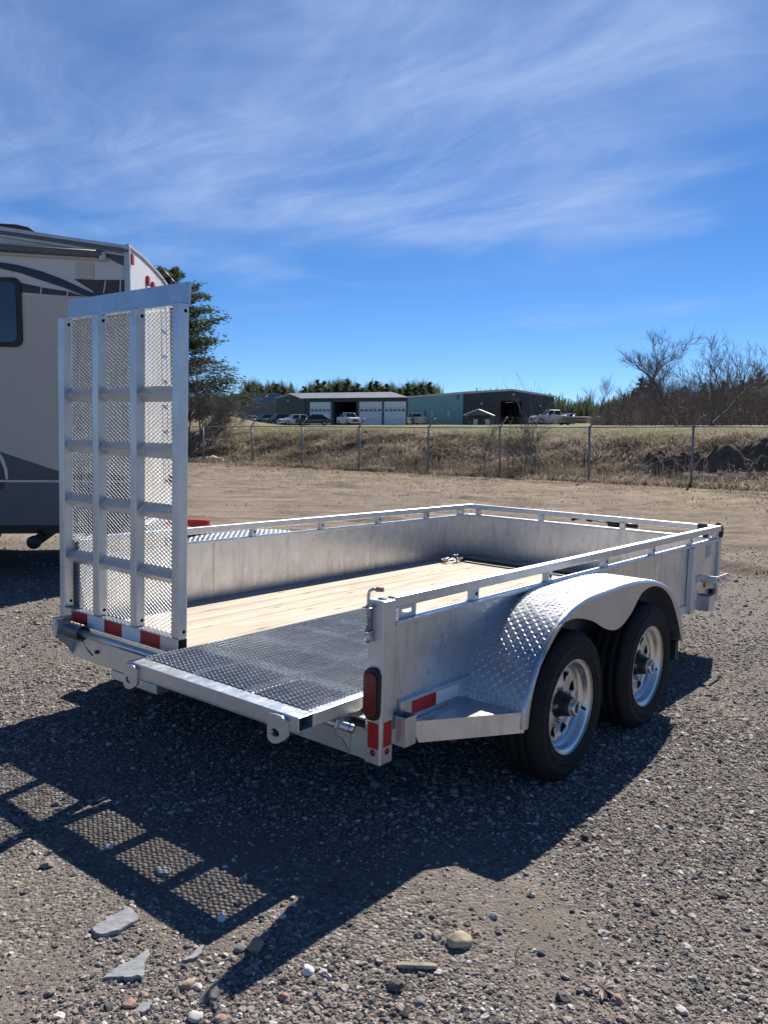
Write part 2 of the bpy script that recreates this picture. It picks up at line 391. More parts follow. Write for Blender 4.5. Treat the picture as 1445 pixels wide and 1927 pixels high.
def terrain(x, y):
    x = np.asarray(x, float); y = np.asarray(y, float)
    # the trailer stands on a slightly tilted pad
    c = (0.0489, 4.7016)
    nx, ny, nz = 0.019744, 0.002799, 0.999801
    pad = -(nx * (x - c[0]) + ny * (y - c[1])) / nz
    w = 1 - smooth(5.5, 15, np.hypot(x - c[0], y - c[1]))
    z = pad * w
    s = fence_s(x, y); t = fence_t(x, y)
    foot = 1.0 + vnoise(t, s, 4.0, 3) * 1.0
    prof = smooth(0, 1, (s - foot) / 7.5) * 1.78 + np.clip(s - 8, 0, 400) * 0.0175 * (s > 8)
    z = z + prof
    z = z + 1.35 * np.exp(-(((x + 16.0) / 5.0) ** 2 + ((y - 70) / 7.0) ** 2))            # earth mound by the parked cars
    rough = smooth(-0.5, 2.5, s) * (1 - smooth(4.0, 7.5, s))
    z = z + rough * (vnoise(x, y, 2.2, 5) * 0.34 + vnoise(x, y, 0.9, 6) * 0.30 + vnoise(x, y, 0.35, 7) * 0.15)
    z = z + smooth(7, 12, np.hypot(x, y)) * (1 - smooth(30, 60, s)) * (vnoise(x, y, 0.5, 8) * 0.020 + vnoise(s * 2.2, t * 0.10, 1.0, 9) * 0.045) * (1 - 0.6 * rough) * (1 - smooth(3, 8, s))
    z = z + (1 - smooth(6, 12, np.hypot(x, y))) * (vnoise(x, y, 0.6, 12) * 0.012 + vnoise(x, y, 0.16, 13) * 0.006)
    # broken ruts and scraped edges along the side of the lot
    for s0, a, sd in ((-14.0, 0.11, 21), (-12.2, 0.09, 24), (-8.6, 0.10, 26), (-7.2, 0.07, 28), (-4.2, 0.06, 30)):
        e = s - s0 - vnoise(t, t * 0, 5, sd) * 1.6 - vnoise(t, t * 0, 1.1, sd + 1) * 0.35
        on = np.clip(vnoise(t, s, 2.3, sd + 40) * 3.0 + 0.15, 0, 1)
        z = z + a * on * np.where(e < 0, np.exp(-(e / 0.07) ** 2), np.exp(-(e / 0.9) ** 2))
    z = z + smooth(-16, -9, s) * (1 - smooth(-1, 1, s)) * vnoise(x, y, 0.22, 14) * 0.045
    return z
def tz(x, y): return float(terrain(x, y))

def build_ground():
    r = np.concatenate([np.geomspace(0.12, 1.7, 24)[:-1], np.geomspace(1.7, 48, 350)[:-1], np.geomspace(48, 2500, 64)])
    th = np.concatenate([np.linspace(-0.62, 0.62, 520)[:-1], np.linspace(0.62, 2*np.pi-0.62, 120)[:-1]])
    nr, na = len(r), len(th)
    RR, TH = np.meshgrid(r, th, indexing='ij')
    X, Y = RR * np.sin(TH), RR * np.cos(TH); Z = terrain(X, Y)
    far = np.hypot(X, Y) > 420
    Z = np.where(far, np.minimum(Z, 7.0), Z)
    V = np.stack([X, Y, Z], -1).reshape(-1, 3)
    i = np.arange(nr - 1)[:, None] * na; k = np.arange(na)[None]; k2 = (k + 1) % na
    F = np.stack([i+k, i+k2, i+na+k2, i+na+k], -1).reshape(-1, 4)
    x, y = V[:, 0], V[:, 1]; s = fence_s(x, y); d = np.hypot(x, y)
    bank = np.maximum(smooth(-1.5, 1.0, s + vnoise(x, y, 1.3, 31) * 2.2), 0.72 * smooth(-8.5, -5.0, s + vnoise(x, y, 1.6, 35) * 3.5 + vnoise(x, y, 0.5, 36) * 2))
    green = smooth(5.2, 8.0, s + vnoise(x, y, 2.5, 32) * 3.0) * (0.75 + vnoise(x, y, 6, 33) * 0.5) * (1 - np.exp(-(((x + 14.5) / 6.0) ** 2 + ((y - 70) / 9.0) ** 2)))
    woods = smooth(0.22, 0.27, x / np.maximum(y, 1)) * smooth(52, 60, y); green = green * (1 - woods)
    dirt = smooth(7.0, 13.0, d + vnoise(x, y, 2.0, 34) * 4)
    me = np_mesh('ground', V, F, GROUND, True, {'bank': ('POINT', bank), 'green': ('POINT', green), 'dirt': ('POINT', dirt)})
    o = link('ground', me); tag(o, kind='structure')
build_ground()

def at(px, py, y):
    """the world point seen at photograph pixel (px, py) at forward distance y"""
    d = _F + _R * (px - PW/2) / FPX - _U * (py - PH/2) / FPX
    k = y / d[1]; return Vector((d[0]*k, y, H_EYE + d[2]*k))
def atx(px, y): return at(px, 815, y).x
def on_ground(px, py):
    d = _F + _R * (px - PW/2) / FPX - _U * (py - PH/2) / FPX
    lo, hi = 0.5, 400.0; k = 1.0
    while k < hi:
        p = d * k
        if H_EYE + p[2] <= tz(p[0], p[1]): break
        k *= 1.01
    a, b = k / 1.01, k
    for _ in range(24):
        m = (a + b) / 2; p = d * m
        if H_EYE + p[2] <= tz(p[0], p[1]): b = m
        else: a = m
    p = d * b; return Vector((p[0], p[1], tz(p[0], p[1])))
# ------------------------------------------------------------------ the utility trailer (own frame: X forward, Y left, Z up, deck at 0)
L_, W_ = 3.965, 2.216
ZF, ZR, ZT, ZB = 0.350, 0.445, 0.438, -0.179
trailer = empty('utility_trailer'); trailer.matrix_world = TM
tag(trailer, 'galvanised tandem-axle utility trailer with pine deck, low side walls and rear ramp gates', 'trailer')
def T(mb, name, mat, bevel=0.0, parent=None): return mb.build(name, mat, parent or trailer, bevel)

def catmull(P, n):
    P = [np.array(p, float) for p in P]; Q = [2*P[0]-P[1]] + P + [2*P[-1]-P[-2]]; out = []
    for i in range(len(P) - 1):
        p0, p1, p2, p3 = Q[i:i+4]
        for k in range(n):
            t = k / n
            out.append(0.5*((2*p1)+(-p0+p2)*t+(2*p0-5*p1+4*p2-p3)*t*t+(-p0+3*p1-3*p2+p3)*t**3))
    out.append(P[-1]); return np.array(out)
def resample(P, n):
    d = np.concatenate([[0], np.cumsum(np.hypot(*np.diff(P, axis=0).T))]); u = np.linspace(0, d[-1], n)
    return np.stack([np.interp(u, d, P[:, k]) for k in range(P.shape[1])], -1)

def deck():
    n = 15; y0, y1 = 0.021, W_ - 0.021; w = (y1 - y0) / n
    me = MB().box((0, -w/2 + 0.0010, -0.038), (3.87, w/2 - 0.0010, 0)).mesh('deck_board', WOOD)
    for i in range(n):
        o = link('deck_board', me, trailer); o.location = (0.05, y0 + (i + 0.5) * w, -0.012 + rnd.uniform(-0.0015, 0.0015))
        b = o.modifiers.new('bevel', 'BEVEL'); b.width = 0.0018; b.segments = 2
    T(MB().box((0.001, 0.078, -0.020), (0.049, W_-0.078, -0.013)), 'deck_gap_cover', G_TUBE)  # added plate: blocks sunlight leaking through the gap behind the deck
    T(MB().box((3.60, 0.021, -0.0095), (3.628, W_-0.021, 0.004)), 'deck_strap', BLACK)
    T(MB().box((3.632, 0.021, -0.0095), (3.66, W_-0.021, -0.002)), 'deck_trim', G_TUBE)
deck()

def walls():
    for side in (0, 1):
        y = 0.018 if side == 0 else W_ - 0.018
        sg = -1 if side == 0 else 1                      # outward direction
        m = MB(); m.box((0.077 if side == 0 else 0.003, y-0.0015, -0.055), (L_, y+0.0015, ZF-0.002))
        T(m, 'side_wall', G_WALL)
        if side == 1:
            for x in (1.02, 2.55): T(MB().box((x, y-0.0045, -0.01), (x+0.012, y-0.0016, ZF-0.02)), 'wall_seam', G_WALL)
        # folded flange along the top of the wall
        m = MB(); m.box((0.077, min(y-sg*0.022, y+sg*0.022), ZF-0.012), (L_+0.012, max(y-sg*0.022, y+sg*0.022), ZF+0.004))
        T(m, 'wall_flange', G_TUBE, 0.003)
        m = MB(); m.box((0.0, min(y, y+sg*0.016)-0.001, -0.115), (L_, max(y, y+sg*0.016)+0.001, -0.056)); T(m, 'frame_rail', G_TUBE, 0.004)
        # top rail and its stubs
        yr = 0.022 if side == 0 else W_-0.022
        T(MB().box((0.070, yr-0.02, ZR-0.042), (L_, yr+0.02, ZR)), 'top_rail', G_TUBE, 0.005)
        xs = [0.627, 1.286, 1.945, 2.639, 3.326, 3.90] if side == 0 else [0.68, 1.34, 1.99, 2.64, 3.275]
        for x in xs:
            st = T(MB().box((x-0.021, yr-0.0165, ZF+0.004), (x+0.021, yr+0.0165, ZR-0.042)), 'rail_stub', G_TUBE, 0.002)
            T(MB().lathe([(0.0, -0.0003), (0.0085, -0.0003), (0.0085, 0.0)], 14, 'Y', (x, yr-0.0168, ZF+0.033)), 'bolt_hole', DARKHOLE, parent=st)
        # slotted tie plates at the ends
        for x in ([0.165, 3.80] if side == 0 else [3.79, 0.17]):
            st = MB(); h0, h1 = ZF+0.004, ZR-0.042
            a, b = x-0.055, x+0.055
            st.box((a, yr-0.004, h0), (a+0.022, yr+0.004, h1)); st.box((b-0.022, yr-0.004, h0), (b, yr+0.004, h1))
            st.box((a+0.022, yr-0.004, h0), (b-0.022, yr+0.004, h0+0.016)); st.box((a+0.022, yr-0.004, h1-0.016), (b-0.022, yr+0.004, h1))
            T(st, 'tie_plate', G_TUBE, 0.001)
    # front wall
    T(MB().box((L_-0.018, 0.020, -0.055), (L_-0.015, W_-0.020, ZF-0.002)), 'front_wall', G_WALL)
    T(MB().box((L_-0.036, 0.041, ZF-0.012), (L_+0.010, W_-0.041, ZF+0.004)), 'wall_flange', G_TUBE, 0.003)
    T(MB().box((L_-0.04, 0.043, ZR-0.042), (L_-0.001, W_-0.043, ZR-0.0005)), 'top_rail', G_TUBE, 0.005)
    for y in (2.10, 1.473, 0.752): T(MB().box((L_-0.037, y-0.021, ZF+0.004), (L_-0.004, y+0.021, ZR-0.0425)), 'rail_stub', G_TUBE, 0.002)
    T(MB().box((L_-0.10, 0.0, -0.15), (L_-0.05, W_, -0.056)), 'front_crossmember', G_TUBE, 0.004)
walls()

def post(y0, y1, right):
    p = T(MB().box((0.0, y0, ZB), (0.0766, y1, ZT)), 'corner_post', G_TUBE, 0.006)
    yc = (y0 + y1) / 2
    T(MB().lathe([(0, 0), (0.017, 0), (0.017, 0.0025), (0.0, 0.0025)], 20, 'Z', (0.038, yc, ZT)), 'plug', BLACKP, parent=p)
    # oval lamp in a rubber grommet
    def oval(w, h, x0, x1, rr=0.0):
        pts = []
        n = 12
        for i in range(n+1):
            a = math.pi * i / n; pts.append((yc + w*math.cos(a), 0.09 + (h-w) + w*math.sin(a)))
        for i in range(n+1):
            a = math.pi + math.pi * i / n; pts.append((yc + w*math.cos(a), 0.09 - (h-w) + w*math.sin(a)))
        return MB().prism(pts, 'X', x0, x1)
    lamp = T(oval(0.041, 0.100, -0.014, -0.0005), 'lamp_grommet', BLACKP, 0.005, p)
    T(oval(0.0265, 0.084, -0.021, -0.0142), 'lamp_lens', LENS, 0.006, p)
    # tape and round reflectors on the rear face and the outer face
    T(MB().box((-0.0012, y0+0.010, -0.117), (-0.0002, y1-0.017, -0.019)), 'reflective_tape', TAPE_R, 0, p)
    T(MB().lathe([(0, -0.006), (0.008, -0.005), (0.012, -0.0012), (0.013, -0.0002)], 18, 'X', (0, yc-0.004, -0.133)), 'round_marker', LENS, 0, p)
    if right:
        T(MB().box((0.018, -0.0012, -0.110), (0.066, -0.0002, -0.016)), 'reflective_tape', TAPE_R, 0, p)
        T(MB().lathe([(0, -0.006), (0.008, -0.005), (0.012, -0.0012), (0.013, -0.0002)], 18, 'Y', (0.041, 0, -0.130)), 'round_marker', LENS, 0, p)
    return p
rp = post(0.0, 0.0766, True)
T(MB().box((0.068, W_-0.0766, ZB), (0.1446, W_, ZT)), 'corner_post', G_TUBE, 0.006)

def latch():
    # spring pin with a bent handle on the inside of the right post
    x, y = -0.018, 0.058
    g = T(MB().box((-0.034, 0.040, ZT-0.030), (-0.0005, 0.0762, ZT-0.024)), 'latch_bracket', ZINC, 0.002)
    T(MB().box((-0.034, 0.040, ZT-0.118), (-0.0005, 0.0762, ZT-0.112)), 'lower_ear', ZINC, 0.002, g)
    T(MB().tube([(x, y, ZT-0.112), (x, y, ZT-0.155)], 0.012, 12), 'latch_sleeve', G_TUBE, 0, g)
    pts = [(x, y, ZT-0.125), (x, y, ZT+0.022), (x+0.001, y-0.003, ZT+0.034), (x+0.006, y-0.014, ZT+0.041), (x+0.012, y-0.028, ZT+0.043)]
    T(MB().tube(pts, 0.0065, 10), 'latch_pin', ZINC, 0, g)
    T(MB().tube([(x+0.011, y-0.025, ZT+0.0428), (x+0.018, y-0.052, ZT+0.044)], 0.0092, 12), 'handle_grip', PINK, 0, g)
    T(MB().tube([(x, y, ZT-0.024), (x, y, ZT-0.018)], 0.013, 12), 'pin_washer', ZINC, 0, g)
    co = [(x+0.0115*math.cos(a), y+0.0115*math.sin(a), ZT-0.112+0.080*a/(2*math.pi*10)) for a in np.linspace(0, 2*math.pi*10, 140)]
    T(MB().tube(co, 0.0018, 5), 'latch_spring', ZINC, 0, g)
    T(MB().box((-0.005, 0.040, ZT-0.111), (-0.0004, 0.0764, ZT-0.031)), 'latch_plate', G_TUBE, 0.001, g)
latch()

def rear_frame():
    T(MB().box((0.004, 0.077, -0.170), (0.010, W_-0.077, -0.052)).box((0.010, 0.077, -0.170), (0.075, W_-0.077, -0.164)).box((0.010, 0.077, -0.058), (0.075, W_-0.077, -0.0525)), 'rear_crossmember', G_TUBE, 0.002)
    # hinge plates
    for y in (0.150, 1.05, 1.16, 2.10):
        pl = [(0.003, -0.16), (0.003, -0.020), (-0.030, -0.010), (-0.068, -0.016), (-0.082, -0.045), (-0.074, -0.075), (-0.04, -0.10)]
        T(MB().prism(pl, 'Y', y-0.004, y+0.004), 'hinge_plate', G_TUBE, 0.0015)
    T(MB().tube([(-0.046, 0.098, -0.045), (-0.046, 1.06, -0.045)], 0.0165, 16), 'hinge_pipe', G_TUBE)
    T(MB().lathe([(0, 0.088), (0.011, 0.088), (0.0165, 0.094), (0.0167, 0.106)], 16, 'Y', (-0.046, 0, -0.045)), 'pipe_end', ZINC)
    T(MB().tube([(-0.052, 1.15, -0.006), (-0.052, 2.12, -0.006)], 0.0165, 16), 'hinge_pipe', G_TUBE)
    co = [(-0.052+0.037*math.cos(a), 1.905+0.13*a/(2*math.pi*10), -0.006+0.037*math.sin(a)) for a in np.linspace(0, 2*math.pi*10, 260)]
    sp = T(MB().tube(co, 0.0048, 6), 'gate_spring', SPRING)
    T(MB().tube([(-0.052, 1.915, -0.040), (-0.045, 1.90, -0.075), (-0.012, 1.885, -0.125)], 0.0045, 6), 'spring_tail', ZINC, 0, sp)
    pl = [(0.003, -0.115), (0.003, 0.045), (-0.052, 0.045), (-0.090, 0.02), (-0.095, -0.03), (-0.06, -0.085), (-0.03, -0.115)]
    T(MB().prism(pl, 'Y', 2.085, 2.092), 'spring_housing', G_TUBE, 0.002)
    T(MB().box((-0.10, 2.09, -0.06), (0.003, 2.12, 0.05)), 'spring_housing', G_TUBE, 0.012)
    T(MB().lathe([(0, -0.012), (0.010, -0.012), (0.010, -0.0005)], 6, 'X', (0.004, 1.865, -0.105), False), 'bolt', BLACK)
    T(MB().box((0.0, 1.36, -0.215), (0.07, 1.74, -0.171)), 'light_box', G_TUBE, 0.003)
    # pocket beside the right post
    m = MB(); x0, x1, y0, y1, z0, z1 = 0.082, 0.150, -0.052, 0.006, -0.115, -0.004
    for a, b in (((x0, y0, z0), (x0+0.003, y1, z1)), ((x1-0.003, y0, z0), (x1, y1, z1)), ((x0+0.003, y0, z0), (x1-0.003, y0+0.003, z1)), ((x0+0.003, y1-0.003, z0), (x1-0.003, y1, z1)), ((x0+0.003, y0+0.003, z0), (x1-0.003, y1-0.003, z0+0.003))): m.box(a, b)
    T(m, 'stake_pocket', G_TUBE)
    T(MB().box((0.187, -0.0032, -0.026), (0.344, -0.0020, 0.026)), 'reflective_tape', TAPE_R)
    T(MB().box((0.3445, -0.0032, -0.026), (0.503, -0.0020, 0.026)), 'reflective_tape', TAPE_W)
    T(MB().box((0.12, -0.0018, -0.058), (0.60, 0.0163, 0.040)), 'wall_stiffener', G_WALL, 0.003)
    # step in front of the fender
    zt = -0.050
    m = MB(); A, B, C = (0.175, -0.004), (0.585, -0.272), (0.62, -0.004)
    m.prism([A, C, B], 'Z', zt-0.004, zt)
    T(m, 'step_plate', G_WALL)
    a0 = Vector((0.175, -0.004, zt-0.001)); b0 = Vector((0.585, -0.274, zt-0.001)); n = Vector((-0.27, -0.41, 0)).normalized() * 0.003
    m = MB(); lo_a = Vector((0.205, -0.024, zt-0.086)); lo_b = Vector((0.58, -0.271, zt-0.086))
    m.add([a0, b0, lo_b, lo_a, a0+n, b0+n, lo_b+n, lo_a+n], [(0,1,2,3), (7,6,5,4), (0,4,5,1), (1,5,6,2), (2,6,7,3), (3,7,4,0)])
    T(m, 'step_riser', G_WALL)
rear_frame()

OUT = [(.562,-.118),(.575,-.026),(.63,.093),(.732,.200),(.865,.285),(1.063,.338),(1.345,.350),(1.667,.348),(1.963,.310),(2.177,.230),(2.328,.096),(2.415,-.094)]
LOW = [(.590,-.118),(.605,-.022),(.655,.095),(.775,.240),(.94,.272),(1.13,.236),(1.311,.165),(1.45,.146),(1.589,.195),(1.712,.278),(1.852,.298),(2.0,.272),(2.14,.200),(2.26,.075),(2.372,-.094)]
def fender(side):
    sg = -1 if side == 0 else 1; base = 0.016 if side == 0 else W_-0.016; yo = 0.300
    Pn = resample(catmull(OUT, 12), 90); Lw = resample(catmull(LOW, 12), 90)
    Nn = np.gradient(Pn, axis=0); Nn = np.stack([-Nn[:, 1], Nn[:, 0]], -1); Nn /= np.linalg.norm(Nn, axis=1)[:, None]
    rr = 0.018; rings = []
    for i in range(90):
        p, q, n = Pn[i], Lw[i], Nn[i]; ring = [(p[0], base, p[1])]
        ring.append((p[0], base + sg*(yo-rr), p[1]))
        for a in (22, 45, 67, 90):
            a = R_(a); off = -n * rr * (1-math.cos(a)); ring.append((p[0]+off[0], base+sg*(yo-rr+rr*math.sin(a)), p[1]+off[1]))
        ring.append((q[0], base+sg*yo, q[1])); rings.append(ring)
    m = MB(); k = len(rings[0])
    m.v = [p for r in rings for p in r]
    for i in range(89):
        for j in range(k-1): m.f.append((i*k+j, i*k+j+1, (i+1)*k+j+1, (i+1)*k+j)); m.sm.append(True)
    f = T(m, 'fender', G_TREAD)
    so = f.modifiers.new('sheet', 'SOLIDIFY'); so.thickness = 0.0025; so.offset = 0
    f.modifiers.new('ws', 'WEIGHTED_NORMAL')
    # raised tread lozenges in the usual alternating pattern
    V, Fc = [], []; dd = np.concatenate([[0], np.cumsum(np.hypot(*np.diff(Pn, axis=0).T))]); pitch = 0.0225
    def sp(u): return np.array([np.interp(u, dd, Pn[:, 0]), np.interp(u, dd, Pn[:, 1])])
    def loz(u, v, ang):
        L2, W2, h = 0.0100, 0.0032, 0.0020; ca, sa = math.cos(ang), math.sin(ang)
        i = min(88, int(np.searchsorted(dd, u))); n = Nn[i]; n = n if n[1] > 0 or abs(n[0]) > 0.5 else n
        b = len(V)
        for (a, w, z) in ((-L2,0,0),(-L2*.45,-W2,0),(L2*.45,-W2,0),(L2,0,0),(L2*.45,W2,0),(-L2*.45,W2,0),(-L2*.55,0,h),(L2*.55,0,h)):
            uu = u + a*ca - w*sa; vv = v + a*sa + w*ca
            s_ = sp(min(max(uu, 0.002), dd[-1]-0.002)); o = n * (z + 0.0012)
            V.append((s_[0]+o[0], base + sg*vv, s_[1]+o[1]))
        for q in ((0,1,6,6),(1,2,7,6),(2,3,7,7),(3,4,7,7),(4,5,6,7),(5,0,6,6)):
            q = tuple(dict.fromkeys(q)); Fc.append(tuple(b+t for t in q))
    nu = int(dd[-1] / pitch); nv = 12
    for i in range(nu):
        for j in range(nv):
            loz((i+0.5)*pitch, 0.012 + (j+0.5)*0.0225, R_(45) if (i+j) % 2 else R_(-45))
    mt = MB(); mt.v = V; mt.f = Fc; mt.sm = [False]*len(Fc)
    o = T(mt, 'tread_pattern', G_TREAD, 0, f); tag(o, kind='stuff')
    # inner closing panel and mud flap
    if side == 0:
        ip = [(p[0], p[1]) for p in Pn[::6]]
        T(MB().prism([(2.36, -0.09), (2.40, -0.09), (2.415, -0.20), (2.36, -0.20)], 'Y', base+sg*0.03, base+sg*0.27), 'mud_flap', BLACKP)
    return f
fender(0); fender(1)

def tyre_profile():
    p = [(0.208, -0.095), (0.215, -0.100), (0.235, -0.108), (0.246, -0.1095), (0.248, -0.1120), (0.252, -0.1120), (0.254, -0.1100), (0.265, -0.111), (0.284, -0.1085), (0.286, -0.1105), (0.290, -0.1100), (0.292, -0.1070), (0.295, -0.106), (0.318, -0.094), (0.330, -0.080)]
    for y in (-0.078, -0.060, -0.056, -0.030, -0.026, -0.003):
        p.append((0.335, y))
    tread = [(0.330, -0.080), (0.334, -0.074), (0.336, -0.050), (0.329, -0.048), (0.329, -0.042), (0.336, -0.040), (0.337, -0.008), (0.330, -0.006), (0.330, 0.0)]
    half = [q for q in p if q[0] < 0.325] + tread
    return half + [(r, -y) for r, y in reversed(half[:-1])]
def wheel(x, y, sg):
    """sg=-1: outer face looks to -Y"""
    w = T(MB(), 'wheel', None); bpy.data.objects.remove(w)
    rim = [(0.209, -0.100), (0.213, -0.098), (0.213, -0.092), (0.207, -0.088), (0.198, -0.086), (0.192, -0.080), (0.190, -0.060), (0.184, -0.052), (0.172, -0.046), (0.166, -0.030), (0.166, 0.040), (0.190, 0.06), (0.208, 0.095)]
    o = MB().lathe([(r, a) for r, a in rim], 64, 'Y').build('wheel', CHROME, trailer)
    o.location = (x, y, -0.137); o.rotation_euler = (0, 0, 0 if sg < 0 else math.pi)
    sd = o.modifiers.new('sheet', 'SOLIDIFY'); sd.thickness = 0.003
    MB().lathe(tyre_profile(), 72, 'Y', close=False).build('tyre', RUBBER, o)
    # tread blocks: shallow cross sipes
    # spoked disc with eight triangular openings
    na, m = 128, MB(); rad = [0.050, 0.062, 0.080, 0.094, 0.104, 0.114, 0.124, 0.134, 0.146, 0.167]
    dep = [-0.030, -0.034, -0.040, -0.036, -0.033, -0.031, -0.030, -0.031, -0.034, -0.044]
    for i in range(na):
        th = 2*math.pi*i/na
        for r, d in zip(rad, dep): m.v.append((r*math.cos(th), d, r*math.sin(th)))
    k = len(rad)
    for i in range(na):
        ph = ((i + 0.5) / na * 8) % 1.0 - 0.5
        for j in range(k-1):
            rm = (rad[j]+rad[j+1])/2
            hw = 0.06 + (rm-0.100)/(0.146-0.100)*0.22
            if 0.100 < rm < 0.144 and abs(ph) < hw: continue
            i2 = (i+1) % na; m.f.append((i*k+j, i2*k+j, i2*k+j+1, i*k+j+1)); m.sm.append(True)
    d = m.build('wheel_disc', CHROME, o); s2 = d.modifiers.new('sheet', 'SOLIDIFY'); s2.thickness = 0.004
    MB().lathe([(0.166, 0.03), (0.05, 0.03)], 40, 'Y').build('brake_drum', BLACK, o)
    MB().lathe([(0.062, 0.03), (0.062, -0.040), (0.056, -0.045), (0.046, -0.078), (0.043, -0.095), (0.0, -0.095)], 36, 'Y').build('hub', BLACK, o)
    cap = [(0.036, -0.085), (0.038, -0.090), (0.038, -0.120), (0.034, -0.126), (0.027, -0.126), (0.025, -0.118), (0.0, -0.118)]
    MB().lathe(cap, 28, 'Y').build('grease_cap', ZINC, o)
    MB().lathe([(0.024, -0.1185), (0.0, -0.1187)], 20, 'Y').build('cap_plug', BLACKP, o)
    nut = MB().lathe([(0, -0.024), (0.007, -0.024), (0.0105, -0.019), (0.0105, 0.0)], 6, 'Y', smooth=False).mesh('lug_nut', ZINC)
    for i in range(5):
        a = 2*math.pi*i/5 + 0.5; n = link('lug_nut', nut, o); n.location = (0.073*math.cos(a), -0.040, 0.073*math.sin(a))
    MB().tube([(0.176, -0.05, -0.05), (0.172, -0.085, -0.058)], 0.006, 8).build('valve_stem', BLACKP, o)
    return o
YW = -0.172
for x in (1.012, 1.905):
    wheel(x, YW, -1); wheel(x, W_ - YW, 1)

def underframe():
    for x in (1.012, 1.905):
        T(MB().tube([(x, YW+0.05, -0.137), (x, W_-YW-0.05, -0.137)], 0.038, 12), 'axle', BLACK)
    for y in (0.13, W_-0.13):
        T(MB().box((0.076, y-0.03, -0.16), (L_-0.1, y+0.03, -0.0515)), 'frame_beam', G_TUBE)
        for x in (1.012, 1.905):
            T(MB().tube([(x-0.42, y, -0.16), (x-0.2, y, -0.215), (x, y, -0.225), (x+0.2, y, -0.215), (x+0.42, y, -0.16)], 0.024, 8), 'leaf_spring', BLACK)
    for x in np.arange(0.5, 3.8, 0.6): T(MB().box((x-0.025, 0.1605, -0.12), (x+0.025, W_-0.1605, -0.0518)), 'crossmember', G_TUBE)
    # drawbar and the tongue jack swung flat
    for sg in (0, 1):
        y = 0.35 if sg == 0 else W_-0.35
        T(MB().bar((L_-0.2, y, -0.19), (L_+1.25, W_/2 + (-0.06 if sg == 0 else 0.06), -0.19), 0.05, 0.08), 'drawbar', G_TUBE, 0.004)
    T(MB().box((L_+1.15, W_/2-0.05, -0.24), (L_+1.45, W_/2+0.05, -0.15)), 'coupler', BLACK, 0.02)
    xj = 4.42
    j = T(MB().tube([(xj, 1.06, 0.345), (xj, 1.235, 0.366)], 0.021, 14), 'tongue_jack', ZINC)
    T(MB().tube([(xj, 1.235, 0.366), (xj, 1.275, 0.371)], 0.034, 14), 'jack_collar', BLACK, 0, j)
    T(MB().tube([(xj, 1.27, 0.372), (xj, 1.33, 0.370), (xj, 1.42, 0.338)], [0.014, 0.012, 0.014], 10), 'jack_handle', BLACK, 0, j)
    T(MB().box((xj-0.05, 0.975, 0.270), (xj+0.05, 1.062, 0.40)), 'jack_mount', BLACK, 0.004, j)
    T(MB().tube([(xj, 0.98, 0.337), (xj, 0.82, 0.332)], 0.019, 12), 'jack_tube', BLACK, 0, j)
    T(MB().bar((xj, 1.0, 0.29), (L_+0.5, W_/2-0.05, -0.18), 0.05, 0.05), 'jack_post', BLACK, 0, j)
underframe()

